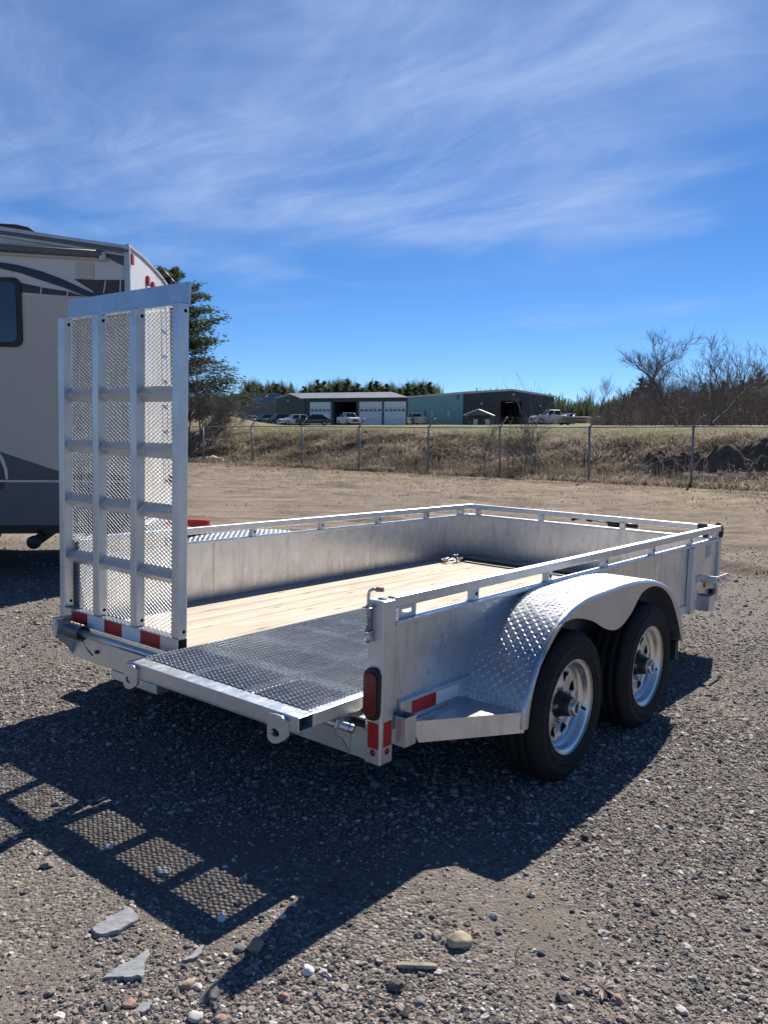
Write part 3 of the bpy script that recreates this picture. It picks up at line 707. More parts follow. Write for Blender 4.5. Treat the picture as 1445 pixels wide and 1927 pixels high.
def front_corner():
    # upright, board brackets, pocket, lamps and stickers on the right-hand wall near the front
    T(MB().box((3.30, -0.028, -0.115), (3.372, 0.0158, ZF-0.0125)), 'wall_upright', G_TUBE, 0.005)
    T(MB().box((L_-0.04, -0.006, -0.114), (L_+0.002, 0.0162, ZF-0.0125)), 'corner_angle', G_TUBE, 0.003)
    b = MB().box((3.3725, -0.034, 0.095), (3.47, -0.004, 0.135)); T(b, 'bracket_arm', G_TUBE, 0.002)
    T(MB().box((3.466, -0.135, 0.088), (3.47, -0.004, 0.138)).box((3.4705, -0.135, 0.088), (3.70, -0.131, 0.138)), 'bracket_plate', G_TUBE, 0.001)
    for x in (3.50, 3.62): T(MB().lathe([(0, -0.0012), (0.009, -0.0012), (0.009, 0)], 14, 'Y', (x, -0.1352, 0.110)), 'bolt_hole', DARKHOLE)
    m = MB(); x0, x1, y0, y1, z0, z1 = 3.49, 3.60, -0.085, 0.008, -0.115, -0.012
    for a, c in (((x0, y0, z0), (x0+0.004, y1, z1)), ((x1-0.004, y0, z0), (x1, y1, z1)), ((x0+0.004, y0, z0), (x1-0.004, y0+0.004, z1)), ((x0+0.004, y1-0.004, z0), (x1-0.004, y1, z1)), ((x0+0.004, y0+0.004, z0), (x1-0.004, y1-0.004, z0+0.004))): m.box(a, c)
    T(m, 'stake_pocket', G_TUBE)
    T(MB().box((3.376, -0.0025, -0.050), (3.405, 0.0155, 0.015)), 'reflective_tape', TAPE_R)
    T(MB().box((3.4055, -0.0025, -0.050), (3.486, 0.0155, 0.015)), 'reflective_tape', TAPE_W)
    T(MB().box((3.68, 0.006, 0.015), (3.775, 0.0157, 0.085)), 'amber_reflector', AMBER, 0.003)
    T(MB().tube([(3.83, 0.015, -0.035), (3.83, -0.012, -0.035)], 0.026, 18), 'lamp_grommet', BLACKP)
    T(MB().lathe([(0, -0.026), (0.012, -0.024), (0.019, -0.016), (0.021, -0.0125)], 18, 'Y', (3.83, 0, -0.035)), 'marker_lamp', simple('orange lens', (0.6, 0.10, 0.02), 0.2))
    s = T(MB().box((3.68, 0.013, 0.225), (3.80, 0.0158, 0.325)), 'sticker', PAPER)
    for i in range(6):
        T(MB().box((3.69, 0.0118, 0.236+i*0.014), (3.69+rnd.uniform(0.06, 0.10), 0.0129, 0.241+i*0.014)), 'print_line', INK, 0, s)
    # webbing wrapped round the front rail at the corner
    def strap(y, w, ex):
        r = 0.003; a, b = L_-0.04-r, L_-0.001+r; z0, z1 = ZR-0.042-r-ex, ZR+r
        m = MB()
        for (p, q) in (((a-r, y-w, z0), (a, y+w, z1)), ((b, y-w, z0), (b+r, y+w, z1)), ((a-r, y-w, z1), (b+r, y+w, z1+r)), ((a-r, y-w, z0-r), (b+r, y+w, z0))): m.box(p, q)
        return m
    T(strap(0.13, 0.035, 0.0), 'webbing_strap', LEATHER, 0.002)
    m = MB(); pts = [(L_+0.004, 0.05, ZR+0.006), (L_+0.034, 0.03, ZR-0.006), (L_+0.040, 0.02, ZR-0.045), (L_+0.012, 0.02, ZR-0.088)]
    for p, q in zip(pts, pts[1:]): m.bar(p, q, 0.05, 0.004, (1, 0, 0.4))
    T(m, 'webbing_strap', LEATHER, 0.001)
    T(MB().box((3.84, 0.06, ZF+0.005), (3.90, 0.10, ZR-0.05)), 'ratchet', BLACK, 0.006)
front_corner()

def welds():
    R = random.Random(5)
    def bead(pts, n):
        P = resample(np.array(pts, float), n)
        T(MB().tube([tuple(p + np.array([R.gauss(0, 0.0008) for _ in range(3)])) for p in P], [0.0035*R.uniform(0.6, 1.25) for _ in range(n)], 6), 'weld_bead', G_TUBE)
    Pn = resample(catmull(OUT, 12), 60)
    bead([(p[0], 0.0145, p[1]) for p in Pn], 170)
    bead([(0.0775, 0.0155, -0.05), (0.0775, 0.0155, ZF-0.014)], 60)
    bead([(0.12, 0.0150, 0.041), (0.60, 0.0150, 0.041)], 70)
    bead([(0.19, -0.010, -0.0495), (0.585, -0.0035, -0.0495)], 60)
    bead([(0.0, 0.0775, -0.165), (0.0, 0.0775, -0.056)], 24)
    bead([(0.004, 0.1545, -0.155), (0.004, 0.1545, -0.03)], 26)
    bead([(0.0775, 0.002, ZR-0.043), (0.0775, 0.041, ZR-0.043)], 10)
    for x in (0.627, 1.286, 1.945, 2.639): bead([(x-0.022, 0.005, ZF+0.005), (x+0.022, 0.005, ZF+0.005)], 10)
welds()
# ------------------------------------------------------------------ ramp gates (u across, w up, t depth; mesh skin on the far side)
GW, GH = 1.023, 1.592
def gate_meshes():
    P = {}
    fr = MB(); ps = [(0, 0.053), (0.327, 0.377), (0.652, 0.702), (0.970, GW)]
    P['posts'] = [MB().box((0.0, a, 0.0755), (0.053, b, GH)).mesh('gate_upright', G_TUBE) for a, b in ps]
    sq = lambda a, b: [(a, a), (0.053-a, a), (0.053-a, 0.075-a), (a, 0.075-a)]
    m = MB(); O, I = sq(0, 0), sq(0.004, 0)
    m.v = [(p[0], y, p[1]) for y in (0, GW) for q in (O, I) for p in q]
    for i in range(4):
        j = (i+1) % 4
        m.f += [(i, j, 8+j, 8+i), (4+j, 4+i, 12+i, 12+j), (j, i, 4+i, 4+j), (8+i, 8+j, 12+j, 12+i)]; m.sm += [False]*4
    P['bottom'] = m.mesh('gate_sill', G_TUBE)
    plate = MB(); plate.add([(0.054, 0.004, GH-0.004), (0.054, GW-0.004, GH-0.004), (0.060, GW-0.004, GH+0.098), (0.060, 0.004, GH+0.098), (0.062, 0.004, GH-0.006), (0.062, GW-0.004, GH-0.006), (0.068, GW-0.004, GH+0.096), (0.068, 0.004, GH+0.096)],
        [(0,1,2,3), (7,6,5,4), (0,4,5,1), (1,5,6,2), (2,6,7,3), (3,7,4,0)])
    P['plate'] = plate.mesh('ground_plate', G_TUBE)
    P['cap'] = MB().box((0.002, 0.0535, GH-0.012), (0.042, GW-0.0535, GH-0.006)).mesh('gate_header', G_TUBE)
    bars = []
    for z in (1.195, 0.932, 0.648, 0.348):
        for (a, b) in ((0.053, 0.327), (0.377, 0.652), (0.702, 0.970)):
            m = MB(); th = 0.0045
            # angle iron with its corner to the rear
            m.prism([(0.006, z), (0.050, z+0.030), (0.050, z+0.030-th), (0.006+th, z-0.0)], 'X', 0, 0) if False else None
            A = [(0.003, z), (0.052, z+0.036), (0.052, z+0.030), (0.011, z), (0.052, z-0.030), (0.052, z-0.037)]
            n = len(A); vs = [(p[0], a+0.0003, p[1]) for p in A] + [(p[0], b-0.0003, p[1]) for p in A]
            m.add(vs, [(0,1,2,3), (0,3,4,5), (n+3,n+2,n+1,n), (n+5,n+4,n+3,n)] + [(i, n+i, n+(i+1) % n, (i+1) % n) for i in range(n)])
            bars.append(m.mesh('gate_crossbar', G_TUBE))
    P['bars'] = bars
    # expanded metal: every strand a short twisted bar
    pu, pw = 0.0345, 0.0197; V, F = [], []
    u0, w0, w1 = 0.020, 0.076, GH-0.012; nu = int((GW-0.040)/(pu/2)); nw = int((w1-w0)/pw)
    seg = []
    for j in range(nw):
        for i in range(nu):
            up = (i % 2 == 0)
            for sgn in (1, -1):
                a = (u0+i*pu/2, w0+(j+0.5)*pw + (0 if up else sgn*pw/2)); b = (u0+(i+1)*pu/2, w0+(j+0.5)*pw + (sgn*pw/2 if up else 0))
                seg.append((a[0], a[1], b[0], b[1], sgn))
    S = np.array(seg); d = S[:, 2:4]-S[:, 0:2]; d /= np.linalg.norm(d, axis=1)[:, None]; nrm = np.stack([-d[:, 1], d[:, 0]], -1)
    def skin(hw, hd, tw_, mat):
        ext = 0.0012; t0 = 0.0565; vs = []
        for end, sg in ((0, -1), (2, 1)):
            c = S[:, end:end+2] + d*ext*sg
            for (k, dt) in ((-1, -1), (1, -1), (1, 1), (-1, 1)):
                q = c + nrm*hw*k; tw = S[:, 4]*k*tw_
                vs.append(np.stack([t0 + hd*dt + tw, q[:, 0], q[:, 1]], -1))
        V = np.stack(vs, 1).reshape(-1, 3); b = np.arange(len(S))[:, None]*8
        F = np.concatenate([b+np.array([f]) for f in ((0,1,5,4), (1,2,6,5), (2,3,7,6), (3,0,4,7))])
        return np_mesh('expanded_metal', V, F, mat)
    P['mesh'] = skin(0.0010, 0.0013, 0.0003, G_MESH); P['mesh_flat'] = skin(0.0019, 0.0013, 0.0014, G_MESH_BRIGHT)
    P['hole'] = MB().lathe([(0, -0.0004), (0.0085, -0.0004), (0.0085, 0)], 14, 'Y').mesh('bolt_hole', DARKHOLE)
    return P
GP = gate_meshes()
def gate(upright):
    g = link('ramp_gate', GP['bottom'], trailer)
    b = g.modifiers.new('bevel', 'BEVEL'); b.width = 0.004; b.segments = 2
    for m in GP['posts']:
        o = link('gate_upright', m, g); b = o.modifiers.new('bevel', 'BEVEL'); b.width = 0.005; b.segments = 2
    for m in GP['bars']: link('gate_crossbar', m, g)
    link('gate_header', GP['cap'], g)
    link('ground_plate', GP['plate'], g)
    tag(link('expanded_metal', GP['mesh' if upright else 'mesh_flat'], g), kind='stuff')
    for u in (0, 0.327, 0.652, 0.97):
        for z in (0.105, GH-0.035):
            o = link('bolt_hole', GP['hole'], g); o.location = (0.034, u-0.0003, z)
    if upright:
        g.location = (0.003, 1.203, 0.004)
        for i in range(5):
            a = 0.905 - i*0.154
            MB().box((-0.0013, a-0.1535, 0.006), (-0.0002, a, 0.070)).build('reflective_tape', TAPE_R if i % 2 == 0 else TAPE_W, g)
        g['label'] = 'upright ramp gate half with red and white tape along its sill'
    else:
        # laid flat, skin up, over the rear of the deck
        g.matrix_local = Matrix(((0, 0, 1, -0.300), (0, -1, 0, 0.122+GW), (1, 0, 0, 0.001), (0, 0, 0, 1)))
        g['label'] = 'ramp gate half lying flat on the deck with its skin upward'
        for u in (0.045, GW-0.090):
            # lug with a hole at each end of the sill
            poly = [(-0.036, -0.060), (0.026, -0.060), (0.026, 0.0), (-0.030, 0.0)]
            m = MB(); n = 20; r = 0.015; cx, cy = (0.022, -0.040)
            out = [(-0.046, -0.058), (-0.036, -0.066), (0.052, -0.066), (0.062, -0.054), (0.062, -0.036), (0.030, 0.0), (-0.046, 0.0)]
            # outline sampled to the ring of the hole
            ring = [(cx + r*math.cos(2*math.pi*i/n), cy + r*math.sin(2*math.pi*i/n)) for i in range(n)]
            o2 = []
            for i in range(n):
                a = 2*math.pi*i/n; dx, dy = math.cos(a), math.sin(a); best = 9
                for (p, q) in zip(out, out[1:]+out[:1]):
                    ex, ey = q[0]-p[0], q[1]-p[1]; den = dx*ey - dy*ex
                    if abs(den) < 1e-9: continue
                    t = ((p[0]-cx)*ey - (p[1]-cy)*ex)/den; s_ = ((p[0]-cx)*dy - (p[1]-cy)*dx)/den
                    if t > 0 and -1e-6 <= s_ <= 1+1e-6: best = min(best, t)
                o2.append((cx+dx*best, cy+dy*best))
            for w in (-0.0005, -0.0125):
                m.v += [(p[0]*-1+0.0, u+0.045+p[1]*1.5, w) for p in ring] + [(p[0]*-1, u+0.045+p[1]*1.5, w) for p in o2]
            for i in range(n):
                j = (i+1) % n
                m.f += [(i, j, n+j, n+i), (2*n+j, 2*n+i, 3*n+i, 3*n+j), (n+i, n+j, 3*n+j, 3*n+i), (j, i, 2*n+i, 2*n+j)]; m.sm += [False]*4
            m.build('latch_lug', G_TUBE, g)
    return g
gate(True); gate(False)

# small chain dropped in the front corner of the deck
def chain():
    c = empty('loose_chain'); c.matrix_world = TM @ Matrix.Translation((3.42, 2.02, -0.012))
    tag(c, 'small heap of grey chain lying in the front left corner of the trailer deck', 'chain')
    for i in range(26):
        a = i*0.55; R = 0.10*(0.4+0.6*rnd.random()); z = 0.01 + 0.045*rnd.random()*(1 - R/0.11) + (0.02 if i % 3 == 0 else 0)
        cx, cy = R*1.5*math.cos(a), R*0.9*math.sin(a); th = rnd.uniform(0, 3.1); tl = rnd.uniform(-0.5, 0.5)
        pts = []
        for k in range(13):
            t = 2*math.pi*k/12; p = Vector((0.021*math.cos(t), 0.012*math.sin(t), 0)); p.rotate(Matrix.Rotation(tl, 3, 'X')); p.rotate(Matrix.Rotation(th, 3, 'Z'))
            pts.append(p + Vector((cx, cy, max(z, 0.014))))
        MB().tube(pts, 0.0042, 6, False).build('link', ZINC, c)
chain()
# ------------------------------------------------------------------ camper standing to the left
RV_WHITE = simple('camper white', (0.66, 0.63, 0.58), 0.35, 0, 0.04, 1.5)
RV_BEIGE = simple('camper side panel', (0.56, 0.485, 0.40), 0.38, 0, 0.04, 1.2)
RV_GREY = simple('camper lower grey', (0.12, 0.12, 0.127), 0.42, 0, 0.06, 2)
RV_DGREY = simple('camper dark grey stripe', (0.085, 0.085, 0.092), 0.42, 0, 0.06, 2)
RV_NAVY = simple('camper navy stripe', (0.020, 0.020, 0.035), 0.3, 0, 0.1, 4)
RV_MAROON = simple('camper maroon stripe', (0.060, 0.026, 0.032), 0.35, 0, 0.1, 4)
RV_TRIM = simple('camper aluminium trim', (0.50, 0.50, 0.49), 0.4, 0.5, 0.06, 8)
GLASS_D = simple('dark tinted glass', (0.012, 0.016, 0.022), 0.06, 0, 0.1, 3, spec=0.8)
th = R_(5.5); RVC = at(248, 815, 8.0)
camper = empty('camper_trailer', (RVC.x, 8.0, 0.0), th)
tag(camper, 'large white camper with navy and maroon stripes at the left edge, its side in shade', 'camper')
ex, ey = np.array([math.cos(th), math.sin(th)]), np.array([-math.sin(th), math.cos(th)])
def RV(px, py):
    """camper side-panel coordinates (x along, z up) of a photograph pixel"""
    d = _F + _R * (px - PW/2) / FPX - _U * (py - PH/2) / FPX
    k = (np.array([RVC.x, 8.0]) @ ey) / (d[:2] @ ey); p = d * k
    return (float((p[:2] - np.array([RVC.x, 8.0])) @ ex), float(H_EYE + p[2]))
def plate(name, pts, mat, y0=-0.006, y1=-0.001, parent=camper, bevel=0.0):
    return MB().prism([RV(*p) for p in pts], 'Y', y0, y1).build(name, mat, parent, bevel)
x0 = -7.2; zb = RV(60, 988)[1]
tr, tl = RV(248, 463), RV(0, 426)
body = [(x0, zb), (0, zb), (0, tr[1]), tl, (x0, tl[1]+0.03)]
m = MB(); n = len(body); DEP = 2.44
rows = [0.0, 0.6, 1.22, 1.84, DEP]; crown = [0, 0.035, 0.045, 0.035, 0]
for yy, cr in zip(rows, crown): m.v += [(p[0], yy, p[1] + (cr if p[1] > 2 else 0)) for p in body]
for r in range(4):
    for i in range(n): j = (i+1) % n; m.f.append((r*n+i, r*n+j, (r+1)*n+j, (r+1)*n+i)); m.sm.append(False)
m.f += [tuple(range(n)), tuple(4*n+i for i in reversed(range(n)))]; m.sm += [False]*2
bo = m.build('body', RV_WHITE, camper)
# side skin and painted bands, each a thin panel
plate('side_panel', [(-900, 975), (-900, 535), (243, 560), (243, 975)], RV_BEIGE, -0.004, -0.0005)
plate('lower_panel', [(-900, 903), (-900, 988), (243, 988), (243, 905)], RV_GREY, -0.0075, -0.0042)
plate('grey_band', [(-5, 848), (110, 886), (243, 896), (243, 903), (-5, 903)], RV_DGREY, -0.0072, -0.0042)
arc = [(0, 852), (8, 864), (14, 880), (16, 902), (11, 902), (9, 882), (3, 866), (0, 860)]
plate('swoosh_trim', [(-40, 830), (-10, 838), (8, 862), (15, 882), (17, 902), (12, 902), (9, 882), (2, 866), (-12, 846), (-40, 838)], RV_TRIM, -0.0102, -0.0076)
plate('swoosh', [(-200, 815), (-40, 838), (-12, 846), (2, 866), (9, 882), (12, 902), (10, 915), (0, 924), (-200, 924)], RV_MAROON, -0.0100, -0.0077)
plate('trim_rail', [(-900, 899), (243, 904.5), (243, 908), (-900, 903)], RV_TRIM, -0.016, -0.0078)
plate('stripe', [(-60, 518), (0, 524), (35, 531), (80, 541), (130, 549), (160, 558), (130, 557), (75, 553), (40, 550), (-60, 545)], RV_MAROON, -0.0072, -0.0042)
plate('stripe', [(140, 525), (178, 527), (243, 527), (243, 557), (178, 558), (176, 548), (160, 538)], RV_MAROON, -0.0070, -0.0042)
plate('stripe', [(-80, 483), (0, 493.5), (35, 499), (80, 511), (120, 526), (150, 540), (177, 552), (177, 559), (160, 557), (120, 541), (80, 528), (40, 514), (0, 505), (-80, 495)], RV_NAVY, -0.0100, -0.0074)
for a, b in (((79, 536), (77, 553)), ((129, 548), (126, 558)), ((199, 528), (195, 552)), ((227, 528), (226, 552))):
    plate('pinstripe', [a, (a[0]+2, a[1]), (b[0]+2, b[1]), b], RV_WHITE, -0.0128, -0.0102)
plate('grey_swoop', [(130, 461), (243, 478), (243, 503), (225, 497), (200, 483), (175, 472)], RV_DGREY, -0.0072, -0.0042)
plate('access_panel', [(145, 495), (177, 495.5), (177, 526), (147, 524)], RV_BEIGE, -0.0130, -0.0104)
for p in ((151, 497), (173, 498), (152, 518), (172, 519)):
    c = RV(*p); MB().lathe([(0, -0.003), (0.005, -0.002), (0.006, 0)], 10, 'Y', (c[0], -0.0131, c[1])).build('screw', RV_TRIM, camper)
for px in (60, 175):
    plate('panel_seam', [(px, 560), (px+0.8, 560), (px+0.8, 880), (px, 880)], RV_TRIM, -0.0052, -0.0041)
plate('panel_seam', [(-300, 770), (60, 771), (60, 772), (-300, 771)], RV_TRIM, -0.0052, -0.0041)
# window
def rrect(px0, py0, px1, py1, r, n=6):
    a, b = RV(px0, py1), RV(px1, py0); pts = []
    for (cx, cz, s0) in ((b[0]-r, b[1]-r, 0), (a[0]+r, b[1]-r, 90), (a[0]+r, a[1]+r, 180), (b[0]-r, a[1]+r, 270)):
        for i in range(n+1):
            t = R_(s0 + 90*i/n); pts.append((cx + r*math.cos(t), cz + r*math.sin(t)))
    return pts
win = MB().prism(rrect(-150, 523, 41, 650, 0.075), 'Y', -0.022, -0.0045).build('window', BLACKP, camper, 0.004)
MB().prism(rrect(-142, 531, 31, 641, 0.055), 'Y', -0.0265, -0.0222).build('pane', GLASS_D, win)
# awning: a rolled tube in a rail, plus roof rail trims
a, b = RV(-300, 452), RV(196, 487)
aw = MB().tube([(a[0], -0.045, a[1]+0.02), (b[0], -0.045, b[1]+0.035)], 0.036, 14).build('awning', RV_GREY, camper)
MB().bar((a[0], -0.02, a[1]-0.035), (b[0]-0.02, -0.02, b[1]-0.012), 0.03, 0.02).build('awning_rail', RV_BEIGE, aw)
MB().box((b[0]-0.03, -0.075, b[1]-0.03), (b[0]+0.03, -0.01, b[1]+0.055)).build('awning_end', RV_TRIM, aw, 0.012)
for i, (dy, mt_) in enumerate(((0, RV_TRIM), (6, RV_GREY), (13, RV_TRIM))):
    a, b = RV(0, 431+dy), RV(243, 466+dy*1.25)
    MB().bar((x0, -0.012-0.004*i, a[1]+0.02), (a[0], -0.012-0.004*i, a[1]), 0.022, 0.030-0.006*i).build('roof_trim', mt_, camper)
    MB().bar((a[0], -0.012-0.004*i, a[1]), (b[0], -0.012-0.004*i, b[1]), 0.022, 0.030-0.006*i).build('roof_trim', mt_, camper)
MB().box((-0.035, -0.020, zb), (0.020, 0.035, tr[1]+0.012)).build('corner_trim', RV_TRIM, camper, 0.012)
for i in range(len(rows)-1):
    MB().bar((0.002, rows[i], tr[1]+crown[i]+0.006), (0.002, rows[i+1], tr[1]+crown[i+1]+0.006), 0.03, 0.03).build('rear_trim', RV_TRIM, camper)
MB().box((-0.035, DEP-0.02, zb), (0.020, DEP+0.02, tr[1]+0.012)).build('corner_trim', RV_TRIM, camper, 0.012)
for y, z in ((0.12, tr[1]-0.10), (0.93, tr[1]-0.16), (1.22, tr[1]-0.17), (1.50, tr[1]-0.17), (2.25, tr[1]-0.10)):
    MB().box((0.001, y-0.05, z-0.05), (0.03, y+0.05, z+0.05)).build('clearance_light', RED_P, camper, 0.010)
for z in (1.28, 0.92):
    MB().lathe([(0, 0.03), (0.05, 0.028), (0.065, 0.012), (0.07, 0.001)], 20, 'X', (0, 2.2, z)).build('tail_light', LENS, camper)
# ladder on the rear wall
lad = MB().tube([(0.10, 1.95, 1.0), (0.10, 1.95, tr[1]-0.1), (0.09, 1.95, tr[1]+0.06), (0.0, 1.95, tr[1]+0.16), (-0.35, 1.95, tr[1]+0.16)], 0.014, 8).build('ladder', BLACK, camper)
MB().tube([(0.10, 2.30, 1.0), (0.10, 2.30, tr[1]-0.1), (0.09, 2.30, tr[1]+0.06), (0.0, 2.30, tr[1]+0.16), (-0.35, 2.30, tr[1]+0.16)], 0.014, 8).build('ladder_rail', BLACK, lad)
for z in np.arange(1.1, tr[1], 0.3): MB().tube([(0.10, 1.95, z), (0.10, 2.30, z)], 0.012, 8).build('rung', BLACK, lad)
# vent cover on the roof, underbelly, wheels, bumper and waste pipe
cc = RV(8, 425); prof = [(-0.36, 0), (0.30, 0), (0.26, 0.075), (0.18, 0.125), (0.05, 0.15), (-0.2, 0.155), (-0.32, 0.10)]
MB().prism([(cc[0]-0.10+p[0], cc[1]+p[1]-0.02) for p in prof], 'Y', 0.45, 1.15).build('roof_vent', BLACKP, camper, 0.02)
MB().box((x0+0.1, 0.05, zb-0.09), (-0.02, DEP-0.05, zb-0.001)).build('chassis', BLACK, camper)
for x in (-2.42, -3.28):
    for y in (0.20, DEP-0.20):
        w = MB().lathe([(0.20, -0.09), (0.30, -0.11), (0.355, -0.085), (0.36, 0), (0.355, 0.085), (0.30, 0.11), (0.20, 0.09)], 40, 'Y', (x, y, 0.36)).build('wheel', RUBBER, camper)
        MB().lathe([(0.0, -0.06), (0.10, -0.06), (0.19, -0.075), (0.205, -0.09)], 32, 'Y', (x, y, 0.36)).build('rim', RV_TRIM, w)
MB().box((0.03, 0.02, zb-0.10), (0.13, DEP-0.02, zb+0.0)).build('bumper', RV_TRIM, camper, 0.01)
MB().tube([(-0.12, -0.02, zb-0.045), (0.02, -0.02, zb-0.045)], 0.035, 12).build('bumper_cap', PINK, camper)
pc = RV(62, 1020)
MB().tube([(pc[0]+0.02, 0.0, pc[1]), (pc[0]+0.10, 0.5, pc[1]+0.10), (pc[0]+0.35, 1.0, zb-0.06)], 0.052, 16).build('waste_pipe', BLACKP, camper)
MB().lathe([(0, -0.05), (0.055, -0.05), (0.066, -0.04), (0.066, -0.005), (0.055, 0.0)], 20, 'Y', (pc[0]+0.02, 0, pc[1])).build('pipe_cap', BLACKP, camper)
MB().tube([(pc[0]+0.07, 0.0, pc[1]+0.02), (pc[0]+0.06, 0.0, zb-0.05)], 0.018, 8).build('pipe_hanger', BLACK, camper)
MB().tube([(pc[0]+0.30, 0.2, zb-0.02), (pc[0]+0.33, 0.2, zb-0.14), (pc[0]+0.40, 0.22, zb-0.17), (pc[0]+0.5, 0.25, zb-0.10)], 0.010, 8).build('hose', BLACK, camper)

# red beam on a black block, behind the trailer
bb = on_ground(372, 1012)
rb = MB(); c0 = Vector((bb.x+0.16, bb.y, bb.z)); c1 = c0 + Vector((-1.6, 0.25, 0))
blk = MB().box((bb.x-0.12, bb.y-0.1, bb.z-0.01), (bb.x+0.10, bb.y+0.18, bb.z+0.15)).build('support_block', BLACK, None, 0.01)
tag(blk, 'black block on the ground under the end of the red beam', 'block')
rb.bar(c0 + Vector((0.0, 0.03, 0.205)), c1 + Vector((0, 0.03, 0.235)), 0.10, 0.10)
o = rb.build('red_beam', RED_P, None, 0.006); tag(o, 'red painted steel beam lying between the upright ramp gate and the camper', 'beam')

# ------------------------------------------------------------------ chain-link fence
F_STEEL = simple('fence galvanised pipe', (0.24, 0.25, 0.26), 0.6, 0.4, 0.1, 6)
F_WIRE = simple('fence wire', (0.10, 0.105, 0.11), 0.8, 0.1, 0.1, 6)
fence = empty('chain_link_fence', (FP[0], FP[1], 0))
tag(fence, 'grey chain-link fence with barbed-wire arms running across behind the gravel lot', 'fence')
SP = 3.06; FH = 1.80
def fpt(t): return np.array([FP[0]+FD[0]*t, FP[1]+FD[1]*t])
def wire_panel():
    """diagonal wires of one bay, 50 mm diamonds"""
    V, Fc = [], []; st = 0.072; w, h, r = SP, FH-0.02, 0.0022; k = -h
    segs = []
    while k < w:
        for up in (1, -1):
            x0_, x1_ = max(0, k), min(w, k+h)
            if x1_-x0_ > 0.02:
                z0, z1 = (x0_-k, x1_-k) if up == 1 else (h-(x0_-k), h-(x1_-k))
                segs.append((x0_, z0, x1_, z1))
        k += st
    m = MB()
    for (a, b, c, d) in segs: m.tube([(a, 0, 0.02+b), (c, 0, 0.02+d)], r, 3, False, False)
    return m.mesh('chain_link', F_WIRE)
WP = wire_panel(); fang = math.atan2(FD[1], FD[0])
pm = MB().tube([(0, 0, -0.3), (0, 0, FH+0.03)], 0.038, 10).mesh('fence_post', F_STEEL)
am = MB().bar((0, 0, FH), (0.30, 0, FH+0.34), 0.035, 0.05, (0, 1, 0)).mesh('barb_arm', F_STEEL)
def t_of(px):
    k = (px - PW/2)/FPX; return (k*FP[1]*1.0045 - FP[0])/(FD[0] - k*FD[1]*1.0045)
ts = [t_of(p) for p in (385, 475, 568, 675, 803, 938, 1105, 1297)]
ts = [ts[0]-3.3*k for k in (4, 3, 2, 1)] + ts + [ts[-1]+3.3*k for k in (1, 2, 3)]
zs = [tz(*fpt(t)) for t in ts]
for i, t in enumerate(ts):
    p = fpt(t); o = link('fence_post', pm, fence); o.location = (p[0]-FP[0], p[1]-FP[1], zs[i])
    o.rotation_euler = (R_(rnd.uniform(-1, 1)), R_(rnd.uniform(-1, 1)), fang)
    a = link('barb_arm', am, o)
    if i + 1 < len(ts):
        q = fpt(ts[i+1]); A = Vector((p[0]-FP[0], p[1]-FP[1], zs[i])); B = Vector((q[0]-FP[0], q[1]-FP[1], zs[i+1]))
        MB().tube([A+Vector((0, 0, FH)), B+Vector((0, 0, FH))], 0.022, 8).build('top_rail', F_STEEL, fence)
        w = link('chain_link', WP, fence); w.location = A; dt_ = ts[i+1]-t; sl = (zs[i+1]-zs[i]) / dt_; w.scale = (dt_/SP, 1, 1)
        w.rotation_euler = (0, -math.atan(sl), fang); tag(w, kind='stuff')
        for k in range(3):
            off = Vector((FD[0]*0.09*(k+1), FD[1]*0.09*(k+1), FH+0.105*(k+1)))
            mid = (A+B)/2 + off - Vector((0, 0, 0.03))
            MB().tube([A+off, mid, B+off], 0.0022, 4, False).build('barbed_wire', F_WIRE, fence)

# ------------------------------------------------------------------ dead grass on the bank
def thin(t, f):
    """thin leaf: part of the light passes through"""
    tr = t.n('ShaderNodeBsdfTranslucent'); src = t.b.inputs['Base Color'].links[0].from_socket; t.l(src, tr.inputs['Color'])
    mx = t.n('ShaderNodeMixShader'); mx.inputs[0].default_value = f; t.l(t.b.outputs[0], mx.inputs[1]); t.l(tr.outputs[0], mx.inputs[2])
    t.l(mx.outputs[0], t.t.nodes['Material Output'].inputs[0]); return t.m
def grass_mat(name, lo, mid, hi):
    t = NT(name); a = t.n('ShaderNodeAttribute'); a.attribute_name = 'tint'
    t.set(base=t.ramp(a.outputs['Fac'], [(0.0, lo), (0.5, mid), (1.0, hi)]), rough=0.8, spec=0.2); return thin(t, 0.45)
DRY = grass_mat('dead grass', (0.075, 0.060, 0.046), (0.27, 0.222, 0.172), (0.56, 0.49, 0.395))
def blades(name, label, x, y, ln, wd, lean, yaw, mat, tint):
    n = len(x); z = terrain(x, y)
    dx, dy = np.cos(yaw), np.sin(yaw); px_, py_ = -dy, dx
    base = np.stack([x, y, z-0.02], -1)
    mid = base + np.stack([dx*ln*0.5*np.sin(lean*0.7), dy*ln*0.5*np.sin(lean*0.7), ln*0.5*np.cos(lean*0.7)+0.02], -1)
    tip = mid + np.stack([dx*ln*0.5*np.sin(lean*1.25), dy*ln*0.5*np.sin(lean*1.25), ln*0.5*np.cos(lean*1.25)], -1)
    sd = np.stack([px_, py_, np.zeros(n)], -1) * wd[:, None]
    V = np.stack([base-sd, base+sd, mid-sd*0.8, mid+sd*0.8, tip-sd*0.15, tip+sd*0.15], 1).reshape(-1, 3)
    b = np.arange(n)[:, None]*6
    F = np.concatenate([b+np.array([[0, 1, 3, 2]]), b+np.array([[2, 3, 5, 4]])])
    me = np_mesh(name, V, F, mat, False, {'tint': ('POINT', np.repeat(tint, 6))})
    o = link(name, me); tag(o, label, None, None, 'stuff'); return o
